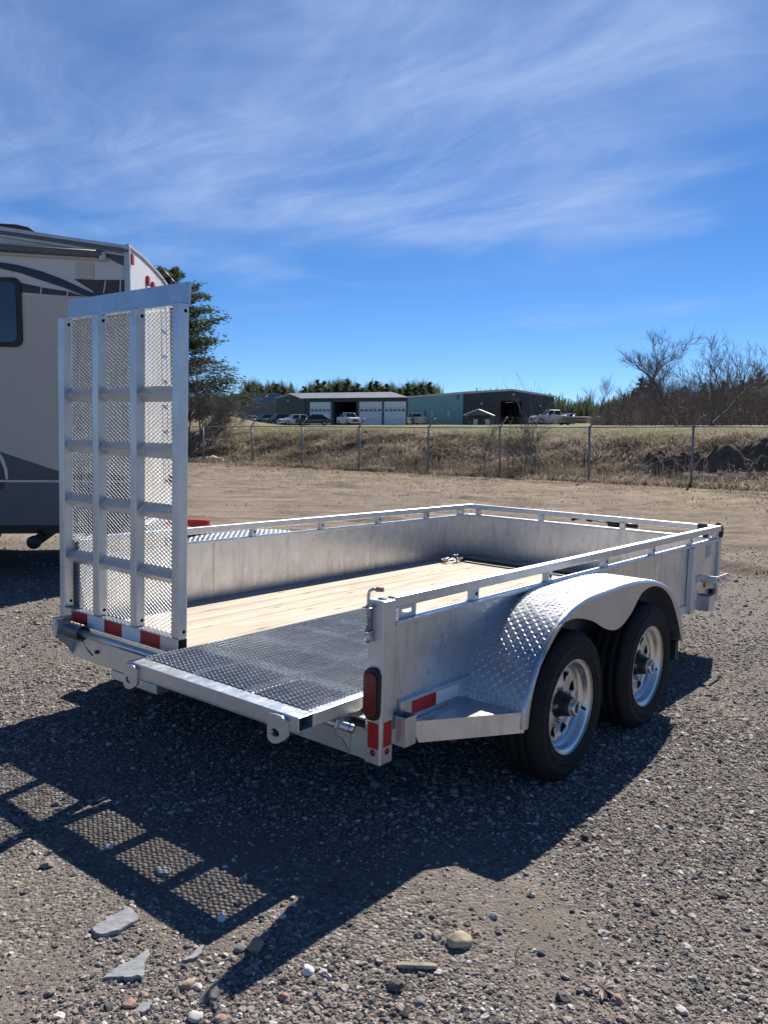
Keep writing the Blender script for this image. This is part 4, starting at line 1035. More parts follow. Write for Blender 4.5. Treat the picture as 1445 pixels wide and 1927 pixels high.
def bank_grass():
    n = 110000
    t = rng.uniform(-22, 36, n*2); s = rng.gamma(2.2, 2.4, n*2) - 0.8
    keep = (s < 15) & (rng.random(n*2) > 0.75*smooth(5.5, 8, s)) & (vnoise(t, s, 1.1, 41) + 0.55 > rng.random(n*2)*0.9); t, s = t[keep][:n], s[keep][:n]
    x = FP[0]+FD[0]*t+FN[0]*s; y = FP[1]+FD[1]*t+FN[1]*s; k = len(x)
    clump = vnoise(x, y, 1.4, 42); fine = vnoise(x, y, 0.45, 43)
    ln = np.clip(rng.normal(0.42, 0.13, k) + clump*0.25, 0.1, 0.9) * (1 - 0.75*smooth(5, 8, s))
    yaw = math.atan2(-FN[1], -FN[0]) + 0.5 + clump*4.5 + rng.normal(0, 0.9, k)
    lean = np.clip(rng.normal(1.32, 0.16, k), 0.5, 1.55)
    tint = np.clip(0.45 + clump*0.75 + fine*0.5 + rng.normal(0, 0.2, k), 0, 1)
    blades('dry_grass', 'matted dead grass covering the bank beyond the fence', x, y, ln, rng.uniform(0.007, 0.016, k), lean, yaw, DRY, tint)
    # thin tufts on the lot side of the fence
    n = 42000; t = rng.uniform(-20, 34, n); s = -rng.gamma(2.0, 2.0, n)
    keep = vnoise(t, s, 0.9, 45) + 0.30 > rng.random(n)*0.8; t, s = t[keep], s[keep]
    x = FP[0]+FD[0]*t+FN[0]*s; y = FP[1]+FD[1]*t+FN[1]*s; k = len(x)
    blades('dead_stubble', 'thin dead grass stubble scattered along the lot edge before the fence', x, y, rng.uniform(0.05, 0.20, k), rng.uniform(0.004, 0.009, k), rng.uniform(1.15, 1.55, k), rng.uniform(0, 6.3, k), DRY, np.clip(rng.normal(0.5, 0.25, k), 0, 1))
    # upright weed stalks by the fence foot
    n = 2400; t = np.concatenate([rng.normal(c, w, n//4) for c, w in ((9.5, 1.6), (13.5, 2.2), (4.0, 2.6), (18, 3))]); s = rng.normal(0.9, 0.5, len(t))
    x = FP[0]+FD[0]*t+FN[0]*s; y = FP[1]+FD[1]*t+FN[1]*s; k = len(x)
    blades('weed_stalks', 'brown upright weed stalks standing along the foot of the fence', x, y, rng.gamma(4, 0.14, k), rng.uniform(0.003, 0.007, k), rng.uniform(0.0, 0.45, k), rng.uniform(0, 6.3, k), DRY, np.clip(rng.normal(0.3, 0.2, k), 0, 1))
bank_grass()

# dug-up dark soil heaps at the right behind the fence
SOIL = simple('dark turned soil', (0.088, 0.074, 0.062), 0.95, 0, 0.5, 3, 0.8, 9, 0.1)
SOILG = simple('grey turned soil', (0.17, 0.15, 0.13), 0.95, 0, 0.45, 4, 0.8, 9, 0.1)
def heap(name, label, cx, cy, rx, ry, h, mat, seed, rot):
    n1, n2 = 26, 64; V = []
    for i in range(n1+1):
        f = i/n1
        for k in range(n2):
            a = 2*math.pi*k/n2; lx, ly = rx*f*math.cos(a), ry*f*math.sin(a)
            wx, wy = cx + lx*math.cos(rot)-ly*math.sin(rot), cy + lx*math.sin(rot)+ly*math.cos(rot)
            b = (1-f*f)**1.0
            lum = 0.55+float(vnoise(wx, wy, 0.9, seed))*0.9+float(vnoise(wx, wy, 0.42, seed+1))*0.5+float(vnoise(wx, wy, 0.2, seed+2))*0.4
            V.append((wx, wy, tz(wx, wy) - 0.06 + h*b*max(0.05, lum)))
    F = [(i*n2+k, i*n2+(k+1) % n2, (i+1)*n2+(k+1) % n2, (i+1)*n2+k) for i in range(n1) for k in range(n2)]
    me = np_mesh(name, V, F, mat, False); o = link(name, me); tag(o, label, 'soil heap', 'soil heaps behind the fence'); return o
g1 = on_ground(1255, 893); heap('soil_heap', 'dark turned soil heap left of the fence post nearest the right edge', g1.x+0.4, g1.y+1.0, 2.3, 1.1, 1.05, SOIL, 61, fang)
g1 = on_ground(1415, 900); heap('soil_heap', 'dark soil heap behind the fence at the right edge', g1.x+0.5, g1.y+1.2, 2.0, 1.2, 1.15, SOIL, 71, fang)
g1 = on_ground(1370, 908); heap('soil_heap', 'low grey crumbled soil spread in front of the dark heaps', g1.x, g1.y+0.2, 2.4, 0.75, 0.35, SOILG, 81, fang)
g1 = on_ground(1010, 884); heap('soil_heap', 'small low brown soil mound among the saplings at the fence foot', g1.x, g1.y+0.3, 2.2, 0.5, 0.22, SOILG, 91, fang)
# snow left along the foot of the bank
SNOW = simple('old snow', (0.70, 0.68, 0.67), 0.7, 0, 0.1, 2, 0.5, 6)
for (px, py, rx, ry, h, lb) in ((398, 866, 1.9, 0.6, 0.62, 'large patch of old snow at the bank foot beside the gate'), (500, 872, 0.85, 0.25, 0.34, 'small thin patch of old snow right of the first fence post'), (362, 846, 0.8, 0.25, 0.4, 'little streak of old snow higher on the bank')):
    g = on_ground(px, py); heap('snow_patch', lb, g.x, g.y+0.5, rx, ry, h, SNOW, 101+px, fang)['category'] = 'snow'
for o in bpy.data.objects:
    if o.name.startswith('snow_patch'): o['group'] = 'snow patches by the bank'

# ------------------------------------------------------------------ bare trees, shrubs, pines
BARK = simple('grey bark', (0.15, 0.128, 0.11), 0.9, 0, 0.3, 8)
BARKP = simple('pine bark', (0.070, 0.052, 0.042), 0.95, 0, 0.3, 6)
TWIG = simple('brown twigs', (0.175, 0.15, 0.13), 0.9, 0, 0.25, 4)
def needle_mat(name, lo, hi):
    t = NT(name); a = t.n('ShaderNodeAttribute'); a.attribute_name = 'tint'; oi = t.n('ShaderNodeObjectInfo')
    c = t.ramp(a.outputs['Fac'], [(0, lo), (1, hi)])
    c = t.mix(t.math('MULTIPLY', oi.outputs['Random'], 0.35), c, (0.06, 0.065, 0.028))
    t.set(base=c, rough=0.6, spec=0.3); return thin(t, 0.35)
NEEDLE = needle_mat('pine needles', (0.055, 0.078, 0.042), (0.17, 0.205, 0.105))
NEEDLE2 = needle_mat('spruce needles', (0.030, 0.052, 0.026), (0.13, 0.175, 0.085))

def tubes_np(segs, n=3):
    """segs: list of (p, q, r0, r1) -> V, F"""
    P = np.array([s[0] for s in segs]); Q = np.array([s[1] for s in segs]); r0 = np.array([s[2] for s in segs]); r1 = np.array([s[3] for s in segs])
    d = Q-P; d /= np.maximum(np.linalg.norm(d, axis=1), 1e-6)[:, None]
    ref = np.where(np.abs(d[:, 2:3]) > 0.9, np.array([[1., 0, 0]]), np.array([[0, 0, 1.]]))
    a = np.cross(d, ref); a /= np.linalg.norm(a, axis=1)[:, None]; b = np.cross(d, a); V = []
    for C, r in ((P, r0), (Q, r1)):
        for k in range(n):
            t = 2*math.pi*k/n; V.append(C + (a*math.cos(t)+b*math.sin(t))*r[:, None])
    V = np.stack(V, 1).reshape(-1, 3); base = np.arange(len(segs))[:, None]*2*n
    F = np.concatenate([base+np.array([[k, (k+1) % n, n+(k+1) % n, n+k]]) for k in range(n)])
    return V, F
def grow(R, p, d, ln, r, depth, segs_big, segs_small, up=0.15, spread=0.7, kids=(3, 5), wob=0.22):
    n = max(3, int(4 if depth else 3)); pts = [p]; rr = r; dirs = []
    for i in range(n):
        d = (d + np.array([R.gauss(0, wob), R.gauss(0, wob), R.gauss(0, wob*0.7)+up*0.4])); d /= np.linalg.norm(d)
        q = pts[-1] + d*ln/n; r2 = r*(1-0.55*(i+1)/n)
        (segs_big if r > 0.02 else segs_small).append((pts[-1], q, rr, r2)); pts.append(q); rr = r2; dirs.append(d)
    if depth <= 0: return
    for k in range(R.randint(*kids)):
        t = R.uniform(0.30, 1.0); i = min(n-1, int(t*n)); base = pts[i] + (pts[i+1]-pts[i])*(t*n-i)
        v = np.array([R.gauss(0, 1), R.gauss(0, 1), R.gauss(0, 0.6)]); v -= dirs[i]*(v@dirs[i]); v /= max(1e-6, np.linalg.norm(v))
        nd = dirs[i]*math.cos(spread*R.uniform(0.6, 1.2)) + v*math.sin(spread*R.uniform(0.6, 1.2)); nd[2] += up; nd /= np.linalg.norm(nd)
        grow(R, base, nd, ln*R.uniform(0.5, 0.78), max(0.006, r*(1-0.5*t)*R.uniform(0.45, 0.7)), depth-1, segs_big, segs_small, up, spread, kids, wob)
def bare_tree_mesh(seed, stems, depth, kids, rmin=0.007, up=0.12, spread=0.7):
    R = random.Random(seed); A, B = [], []
    for (p, d, ln, r) in stems:
        d = np.array(d, float); d /= np.linalg.norm(d); grow(R, np.array(p, float), d, ln, r, depth, A, B, up, spread, kids)
    B = [(p, q, max(a, rmin), max(b, rmin*0.8)) for p, q, a, b in B]
    Va, Fa = tubes_np(A or B[:1], 6); Vb, Fb = tubes_np(B or A[-1:], 3)
    return np_mesh('trunk', Va, Fa, BARK, True), np_mesh('crown', Vb, Fb, TWIG)
def put_tree(name, label, meshes, loc, rz, sc=1.0, cat='tree', group=None):
    e = empty(name, loc, rz); e.scale = (sc, sc, sc); tag(e, label, cat, group)
    link('trunk', meshes[0], e); link('crown', meshes[1], e); return e
def gp(px, y, dz=-0.05): x = atx(px, y); return (x, y, tz(x, y)+dz)

# the two big leaning bare trees at the right
A = bare_tree_mesh(5, [((0, 0, 0), (-0.42, 0.05, 1), 3.2, 0.16), ((0.1, 0, 0), (-0.1, 0.2, 1), 3.0, 0.11), ((-1.2, 0.1, 2.3), (-0.25, 0, 1), 3.3, 0.11)], 4, (4, 6), 0.008, 0.14, 0.6)
put_tree('bare_tree', 'tall bare tree with a leaning trunk rising above the woods right of centre', A, gp(1272, 58), 0.0, 0.90)
A = bare_tree_mesh(18, [((0, 0, 0), (0.75, 0.0, 0.85), 3.6, 0.15), ((0, 0.2, 0), (0.35, 0.2, 1), 3.2, 0.11)], 4, (4, 6), 0.008, 0.14, 0.62)
put_tree('bare_tree', 'bare tree whose trunk leans far to the right, near the right edge', A, gp(1335, 54), 0.0, 0.98)
A = bare_tree_mesh(23, [((0, 0, 0), (0.02, 0, 1), 4.4, 0.06)], 3, (7, 10), 0.008, 0.3, 0.5)
put_tree('bare_tree', 'small slender bare tree standing alone between the grey building and the woods', A, gp(1113, 88), 0.4, 0.60)
put_tree('bare_tree', 'little bare tree just right of the grey building corner', A, gp(1052, 122), 2.1, 0.42)
A = bare_tree_mesh(31, [((0, 0, 0), (0.35, 0, 1), 2.6, 0.10), ((0.2, 0, 0), (0.8, 0.1, 0.8), 2.6, 0.07), ((-0.2, 0, 0), (0.1, 0.2, 1), 2.4, 0.08)], 4, (4, 7), 0.006, 0.12, 0.75)
put_tree('bare_tree', 'tangled bare tree on the bank in front of the green conifer at left', A, gp(355, 45.5), 0.0, 0.92)
A2 = bare_tree_mesh(33, [((0, 0, 0), (0.5, 0, 1), 3.4, 0.07)], 4, (3, 5), 0.005, 0.10, 0.6)
put_tree('bare_tree', 'thin bare tree reaching right out of the conifer at left', A2, gp(375, 47), 0.0, 0.95)
# woods: bare shrubs
SH = [bare_tree_mesh(100+i, [((rnd.gauss(0, 0.6), rnd.gauss(0, 0.6), 0), (rnd.gauss(0, 0.35), rnd.gauss(0, 0.35), 1), rnd.uniform(1.4, 2.2), 0.035) for _ in range(9)], 3, (3, 5), 0.007, 0.15, 0.55) for i in range(4)]
k = 0
for px, y, sc in [(1165, 78, .8), (1185, 72, .95), (1205, 80, 1.15), (1222, 66, .9), (1240, 76, 1.25), (1258, 70, 1.0), (1275, 82, 1.35), (1296, 66, 1.0), (1312, 78, 1.4), (1330, 70, 1.2), (1348, 84, 1.45), (1362, 64, 1.0), (1380, 74, 1.35), (1398, 82, 1.45), (1412, 62, 1.05), (1430, 72, 1.3), (1448, 66, 1.2), (1470, 70, 1.3), (1150, 84, .75), (1140, 92, .7), (1262, 90, 1.3), (1335, 92, 1.6), (1425, 90, 1.7)]:
    put_tree('bare_shrub', 'leafless brown shrub in the thicket at the edge of the woods at right', SH[k % 4], gp(px, y), k*1.3, sc, 'shrub', 'leafless shrubs in the right-hand woods'); k += 1
for px, y, sc, lb in [(398, 49, 0.55, 'brown leafless bush low on the bank at left beneath the conifer'), (428, 53, 0.36, 'small leafless bush right of the conifer, at the foot of the earth mound')]:
    put_tree('bare_shrub', lb, SH[k % 4], gp(px, y), k*1.1, sc, 'shrub'); k += 1
# saplings by the fence
SAP = [bare_tree_mesh(200+i, [((rnd.gauss(0, 0.12), rnd.gauss(0, 0.12), 0), (rnd.gauss(0, 0.16), 0, 1), rnd.uniform(1.3, 2.0), 0.017) for _ in range(4)], 2, (3, 5), 0.0045, 0.2, 0.5) for i in range(3)]
for i, (px, y, sc, lb) in enumerate([(985, 31.2, 1.15, 'tallest thin sapling at the fence foot, below the grey hall'), (1003, 31.0, 1.0, 'thin leafless sapling right beside the tallest one at the fence'), (915, 32.2, 0.8, 'thin leafless sapling left of the fence post below the grey building'), (1018, 30.6, 0.75, 'short leafless sapling leaning right of the sapling pair'), (960, 31.6, 0.7, 'short leafless sapling between the fence post and the tallest sapling'), (688, 35.2, 0.5, 'short brown sapling just right of the middle fence post')]):
    put_tree('bare_sapling', lb, SAP[i % 3], gp(px, y), i*0.9, sc, 'sapling')

def pine_mesh(seed, h, rad, nb, tufts, mat, tri=0.16, base=0.15, droop=0.1, ex=0.75):
    R = np.random.default_rng(seed); segs = []; C = []; T_ = []
    segs.append((np.array([0, 0, -0.3]), np.array([0, 0, h*0.5]), h*0.022, h*0.014)); segs.append((np.array([0, 0, h*0.5]), np.array([0.1, 0, h*0.99]), h*0.014, h*0.003))
    for b in range(nb):
        f = base + (1-base)*(b+R.random())/nb; z = h*f
        L = rad*(1-f)**ex*R.uniform(0.55, 1.15) + 0.06*rad; az = R.uniform(0, 2*np.pi)
        dr = np.array([math.cos(az), math.sin(az), R.uniform(-droop, 0.30)])
        end = np.array([0, 0, z]) + dr*L; segs.append((np.array([0, 0, z]), end, 0.02+L*0.008, 0.008))
        for k in range(max(2, int(tufts*L/rad))):
            t = R.uniform(0.25, 1.02); c = np.array([0, 0, z]) + dr*L*t + R.normal(0, 0.07*L+0.05, 3)*np.array([1, 1, 0.5])
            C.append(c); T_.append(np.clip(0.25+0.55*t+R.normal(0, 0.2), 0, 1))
    C = np.array(C); T_ = np.array(T_); n = len(C); M = 7
    d = R.normal(0, 1, (n, M, 3)); d[..., 2] = np.abs(d[..., 2])*0.6; d /= np.linalg.norm(d, axis=2)[..., None]
    w = np.cross(d, R.normal(0, 1, (n, M, 3))); w /= np.linalg.norm(w, axis=2)[..., None]
    ln = tri*R.uniform(0.7, 1.5, (n, M, 1)); wd = tri*0.17
    p0 = C[:, None]+d*ln*0.05; V = np.stack([p0-w*wd, p0+w*wd, p0+d*ln+w*wd*0.4], 2).reshape(-1, 3)
    F = np.arange(len(V)).reshape(-1, 3)
    Vt, Ft = tubes_np(segs, 5)
    return np_mesh('trunk', Vt, Ft, BARKP, True), np_mesh('crown', V, F, mat, False, {'tint': ('POINT', np.repeat(T_, M*3))})
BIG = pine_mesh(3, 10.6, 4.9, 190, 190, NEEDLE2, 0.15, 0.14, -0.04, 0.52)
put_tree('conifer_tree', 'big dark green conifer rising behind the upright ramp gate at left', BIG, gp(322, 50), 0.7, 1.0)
FARP = [pine_mesh(40+i, 13+i*0.7, 3.6+0.5*(i % 3), 85, 60, NEEDLE, 0.50, 0.08+0.08*(i % 2), 0.05, 0.62) for i in range(5)]
ORD = ['first', 'second', 'third', 'fourth', 'fifth', 'sixth', 'seventh', 'eighth', 'ninth', 'tenth', 'eleventh', 'twelfth', 'thirteenth', 'fourteenth', 'fifteenth', 'sixteenth', 'seventeenth', 'eighteenth', 'nineteenth', 'twentieth', 'twenty-first', 'twenty-second']
k = 0; cnt = {}
for px, top, y in [(470, 724, 205), (482, 730, 215), (494, 728, 200), (508, 734, 210), (521, 723, 198), (533, 728, 205), (543, 738, 210),
                   (573, 728, 215), (585, 733, 200), (598, 715, 205), (609, 718, 210), (620, 731, 198), (633, 722, 215), (645, 730, 206), (653, 714, 204), (664, 727, 212), (672, 722, 205), (684, 730, 200), (697, 719, 207), (708, 718, 212), (718, 728, 205), (727, 723, 200), (738, 733, 215), (752, 731, 205), (766, 722, 210), (781, 728, 200), (793, 722, 206), (806, 720, 211)]:
    x, y, z = gp(px, y); hh = at(px, top, y).z - z; ms = FARP[k % 5]; hb = 13+(k % 5)*0.7
    ky = px < 560; cnt[ky] = cnt.get(ky, -1) + 1
    put_tree('pine_tree', (ORD[cnt[ky]] + ' pine from the left in the tree line behind the barn') if ky else (ORD[cnt[ky]] + ' pine from the left in the tree line above the garage roof'), ms, (x, y, z), k*1.7, hh/hb, 'tree', 'pines left of the garage roof' if px < 560 else 'pines above the garage roof'); k += 1
for px, top, y in [(1058, 772, 190), (1075, 766, 200), (1092, 770, 190), (1130, 765, 170), (1145, 768, 165), (1158, 760, 150), (1172, 742, 130), (1188, 735, 128), (1203, 712, 118), (1218, 716, 122), (1232, 728, 118), (1250, 740, 126), (1268, 735, 120), (1285, 728, 125), (1302, 738, 120), (1320, 722, 118), (1340, 735, 124), (1357, 718, 116), (1375, 728, 120), (1392, 716, 114), (1408, 712, 116), (1424, 700, 112), (1440, 712, 116), (1458, 716, 110)]:
    x, y, z = gp(px, y); hh = at(px, top, y).z - z; ms = FARP[k % 5]; hb = 13+(k % 5)*0.7
    ky = ('b', px < 1165); cnt[ky] = cnt.get(ky, -1) + 1
    put_tree('pine_tree', (ORD[cnt[ky]] + ' small skyline pine counted from the grey hall toward the woods') if ky[1] else (ORD[cnt[ky]] + ' pine from the left showing through the bare woods at right'), ms, (x, y, z), k*1.7, hh/hb, 'tree', 'small skyline pines' if px < 1165 else 'pines in the right-hand woods'); k += 1

BRUSH = grass_mat('bare brush', (0.045, 0.041, 0.038), (0.105, 0.096, 0.088), (0.20, 0.182, 0.165))
def far_masses():
    n = 26000; px = rng.uniform(1105, 1560, n); y = rng.uniform(84, 120, n); x = (px-PW/2)/FPX*y*1.005
    h = np.clip(rng.gamma(5, 0.36, n)*(0.5+0.5*smooth(1105, 1240, px)), 0.3, 4.2)
    blades('brush', 'grey-brown leafless brush filling the woods at right', x, y, h, rng.uniform(0.008, 0.022, n), rng.uniform(0, 0.5, n), rng.uniform(0, 6.3, n), BRUSH, np.clip(rng.normal(0.4, 0.25, n), 0, 1))
    n = 12000; px = np.concatenate([rng.uniform(462, 552, n//3), rng.uniform(562, 822, n - n//3)]); y = rng.uniform(216, 240, n); x = (px-PW/2)/FPX*y*1.0045
    h = np.clip(9.3 + vnoise(px, px*0, 9.0, 78)*4.5 + rng.normal(0, 0.9, n), 3, 13)
    blades('pine_wood', 'continuous green pine wood behind the single pines above the roofs', x, y, h, rng.uniform(0.10, 0.26, n), rng.uniform(0, 0.22, n), rng.uniform(0, 6.3, n), NEEDLE, np.clip(rng.normal(0.5, 0.25, n), 0, 1))
    n = 30000; a = rng.uniform(-0.75, 0.95, n); r = rng.uniform(330, 400, n); x, y = r*np.sin(a), r*np.cos(a)
    h = np.clip(8.5 + vnoise(a*400, r*0, 6.0, 77)*7 + rng.normal(0, 1.6, n), 2, 15)
    blades('far_wood', 'distant dark wood along the horizon', x, y, h, rng.uniform(0.25, 0.6, n), rng.uniform(0, 0.25, n), rng.uniform(0, 6.3, n), NEEDLE, np.clip(rng.normal(0.4, 0.2, n), 0, 1))
far_masses()
# ------------------------------------------------------------------ buildings on the rise
def siding(name, c, pitch=0.30):
    t = NT(name); v = t.coord(); sp_ = t.n('ShaderNodeSeparateXYZ'); t.l(v, sp_.inputs[0])
    w = t.math('PINGPONG', t.math('ADD', sp_.outputs[0], sp_.outputs[1]), pitch/2)
    n = t.noise(v, 0.5, 5)
    t.set(base=t.ramp(n, [(0.3, tuple(x*0.9 for x in c)), (0.7, tuple(x*1.1 for x in c))]), rough=0.45, spec=0.4)
    t.bump(t.rng(w, 0, pitch/5, 0, 1), 0.6, 0.03); return t.m
S_GREEN = siding('dark green metal siding', (0.045, 0.060, 0.058)); S_TEAL = siding('teal metal siding', (0.20, 0.40, 0.40)); S_GREY = siding('charcoal metal siding', (0.060, 0.063, 0.070))
S_BARN = siding('weathered barn siding', (0.16, 0.15, 0.14)); R_GREY = siding('pale metal roof', (0.40, 0.41, 0.42), 0.6); R_BARN = siding('grey barn roof', (0.22, 0.225, 0.23), 0.6)
D_WHITE = simple('white door panel', (0.80, 0.81, 0.82), 0.45, 0, 0.04, 1); TRIMW = simple('cream building trim', (0.62, 0.60, 0.52), 0.5, 0, 0.05, 1)
def quadwall(m, a, b, z0, za, zb_, th_=0.12):
    """vertical wall from a to b (xy), base z0, tops za, zb_"""
    a, b = Vector((a[0], a[1], 0)), Vector((b[0], b[1], 0)); d = (b-a).normalized(); n = Vector((-d.y, d.x, 0))*th_
    vs = [Vector((a.x, a.y, z0)), Vector((b.x, b.y, z0)), Vector((b.x, b.y, zb_)), Vector((a.x, a.y, za))]; vs += [v+n for v in vs]
    m.add(vs, [(0,1,2,3), (7,6,5,4), (0,4,5,1), (1,5,6,2), (2,6,7,3), (3,7,4,0)])
def frame2(a, b):
    a, b = np.array(a), np.array(b); L = np.linalg.norm(b-a); d = (b-a)/L; return a, d, np.array([d[1], -d[0]]), L   # n points to the viewer
def facebox(name, mat, parent, a, d, n, s0, s1, z0, z1, o0, o1):
    m = MB(); P = lambda s, o, z: (a[0]+d[0]*s+n[0]*o, a[1]+d[1]*s+n[1]*o, z)
    m.add([P(s0,o0,z0),P(s1,o0,z0),P(s1,o1,z0),P(s0,o1,z0),P(s0,o0,z1),P(s1,o0,z1),P(s1,o1,z1),P(s0,o1,z1)], [(0,3,2,1),(4,5,6,7),(0,1,5,4),(1,2,6,5),(2,3,7,6),(3,0,4,7)])
    return m.build(name, mat, parent)
def xy(px, y): return (atx(px, y), y)
def zat(px, py, y): return at(px, py, y).z

def garage():
    yA, yB, yC = 146.0, 140.0, 133.0           # left rear corner, near corner, right end
    A_, B_, C_ = xy(524, yA), xy(577, yB), xy(765, yC)
    a, d, n, L = frame2(B_, C_); z0 = tz(*B_)-0.3
    zeB = zat(577, 751, yB); zeC = zat(765, 759, yC); zr = zat(549, 744, yA)
    g = empty('garage_building', (0, 0, 0)); tag(g, 'long dark green metal garage with white roll-up doors and one open bay', 'building')
    # front wall in pieces around the door openings (pixel edges of each door)
    def s_of(px):
        d_ = _F + _R*(px-PW/2)/FPX; d_ = d_[:2]; M_ = np.array([[d[0], -d_[0]], [d[1], -d_[1]]]); return float(np.linalg.solve(M_, -a)[0])
    doors = [(576.8, 622), (627.5, 669.5), (674.5, 717), (720.5, 761.5)]; S = [(s_of(p), s_of(q)) for p, q in doors]
    zd = lambda s: z0 + 0.3 + (zeB - z0)*0.82
    cur = -0.35
    top = zat(600, 757, yB)
    for (s0, s1) in S:
        s0 = max(s0, 0.6)
        if s0 - cur > 0.05: facebox('wall', S_GREEN, g, a, d, n, cur, s0, z0, top, -0.15, 0)
        cur = s1
    facebox('wall', S_GREEN, g, a, d, n, cur, L, z0, top, -0.15, 0)
    facebox('wall', S_GREEN, g, a, d, n, -0.35, L, top, zeB+0.05, -0.15, 0)
    for i, (s0, s1) in enumerate(S):
        s0 = max(s0, 0.6)
        if i == 1: continue
        dr = facebox('door', D_WHITE, g, a, d, n, s0, s1, z0, top, -0.14, -0.06)
        nrow = 4; hh = (top - tz(*B_))
        for r in range(1, nrow): facebox('door_joint', INK, dr, a, d, n, s0, s1, top-hh*r/nrow-0.012, top-hh*r/nrow+0.012, -0.06, -0.055)
        w = (s1-s0)
        for k_ in range(5):
            facebox('pane', GLASS_D, dr, a, d, n, s0+w*(0.05+0.19*k_), s0+w*(0.05+0.19*k_+0.145), top-hh*0.42, top-hh*0.30, -0.059, -0.045)
    # dark inside of the open bay
    s0, s1 = S[1]
    facebox('bay_back', DARKHOLE, g, a, d, n, s0-0.5, s1+0.5, z0, top+0.3, -12, -11.9); facebox('bay_side', S_GREEN, g, a, d, n, s0-0.2, s0-0.1, z0, top, -12, -0.2); facebox('bay_side', S_GREEN, g, a, d, n, s1+0.1, s1+0.2, z0, top, -12, -0.2)
    facebox('bay_ceiling', DARKHOLE, g, a, d, n, s0-0.2, s1+0.2, top+0.02, top+0.1, -12, -0.2)
    for k_ in range(2): facebox('bay_shelf', R_BARN, g, a, d, n, s0+0.3+k_*0.5, s0+0.7+k_*0.5, z0, z0+2.2+k_*0.4, -2.5, -1.6)
    # gable end, roof
    W2 = np.array(A_)-np.array(B_); mid = np.array(B_)+W2*0.5
    m = MB(); back = np.array(A_); zA = zat(524, 750, yA)
    pts = [(B_[0], B_[1], z0), (back[0], back[1], z0), (back[0], back[1], zA), (mid[0], mid[1], zr), (B_[0], B_[1], zeB)]
    off = np.array([d[0], d[1], 0])*(-0.36); pts = [tuple(np.array(p)+off) for p in pts]
    off2 = np.array([d[0], d[1], 0])*0.15
    m.add(pts + [tuple(np.array(p)+off2) for p in pts], [(0,1,2,3,4), (9,8,7,6,5)] + [(i, 5+i, 5+(i+1) % 5, (i+1) % 5) for i in range(5)]); m.build('gable_wall', S_GREEN, g)
    LL = L + 0.4
    for (p0, za, p1, zb_) in ((np.array(B_)+n*0.4, zeB+0.0, mid, zr+0.1), (mid, zr+0.1, back-n*0.3, zA+0.05)):
        m = MB(); q0, q1 = p0-d*0.8, p1-d*0.8; r0, r1 = p0+d*LL, p1+d*LL
        vs = [(q0[0], q0[1], za), (r0[0], r0[1], za), (r1[0], r1[1], zb_), (q1[0], q1[1], zb_)]; vs += [(v[0], v[1], v[2]+0.14) for v in vs]
        m.add(vs, [(0,1,2,3), (7,6,5,4), (0,4,5,1), (1,5,6,2), (2,6,7,3), (3,7,4,0)]); m.build('roof', R_GREY, g)
    facebox('eave_trim', S_GREEN, g, a, d, n, -0.6, L+0.3, zeB-0.02, zeB+0.06, 0.4, 0.5)
    l_ = frame2(A_, B_); facebox('wall_lamp', TRIMW, g, l_[0], l_[1], l_[2], l_[3]*0.42, l_[3]*0.46, zA-0.6, zA-0.4, 0.36, 0.6)
garage()

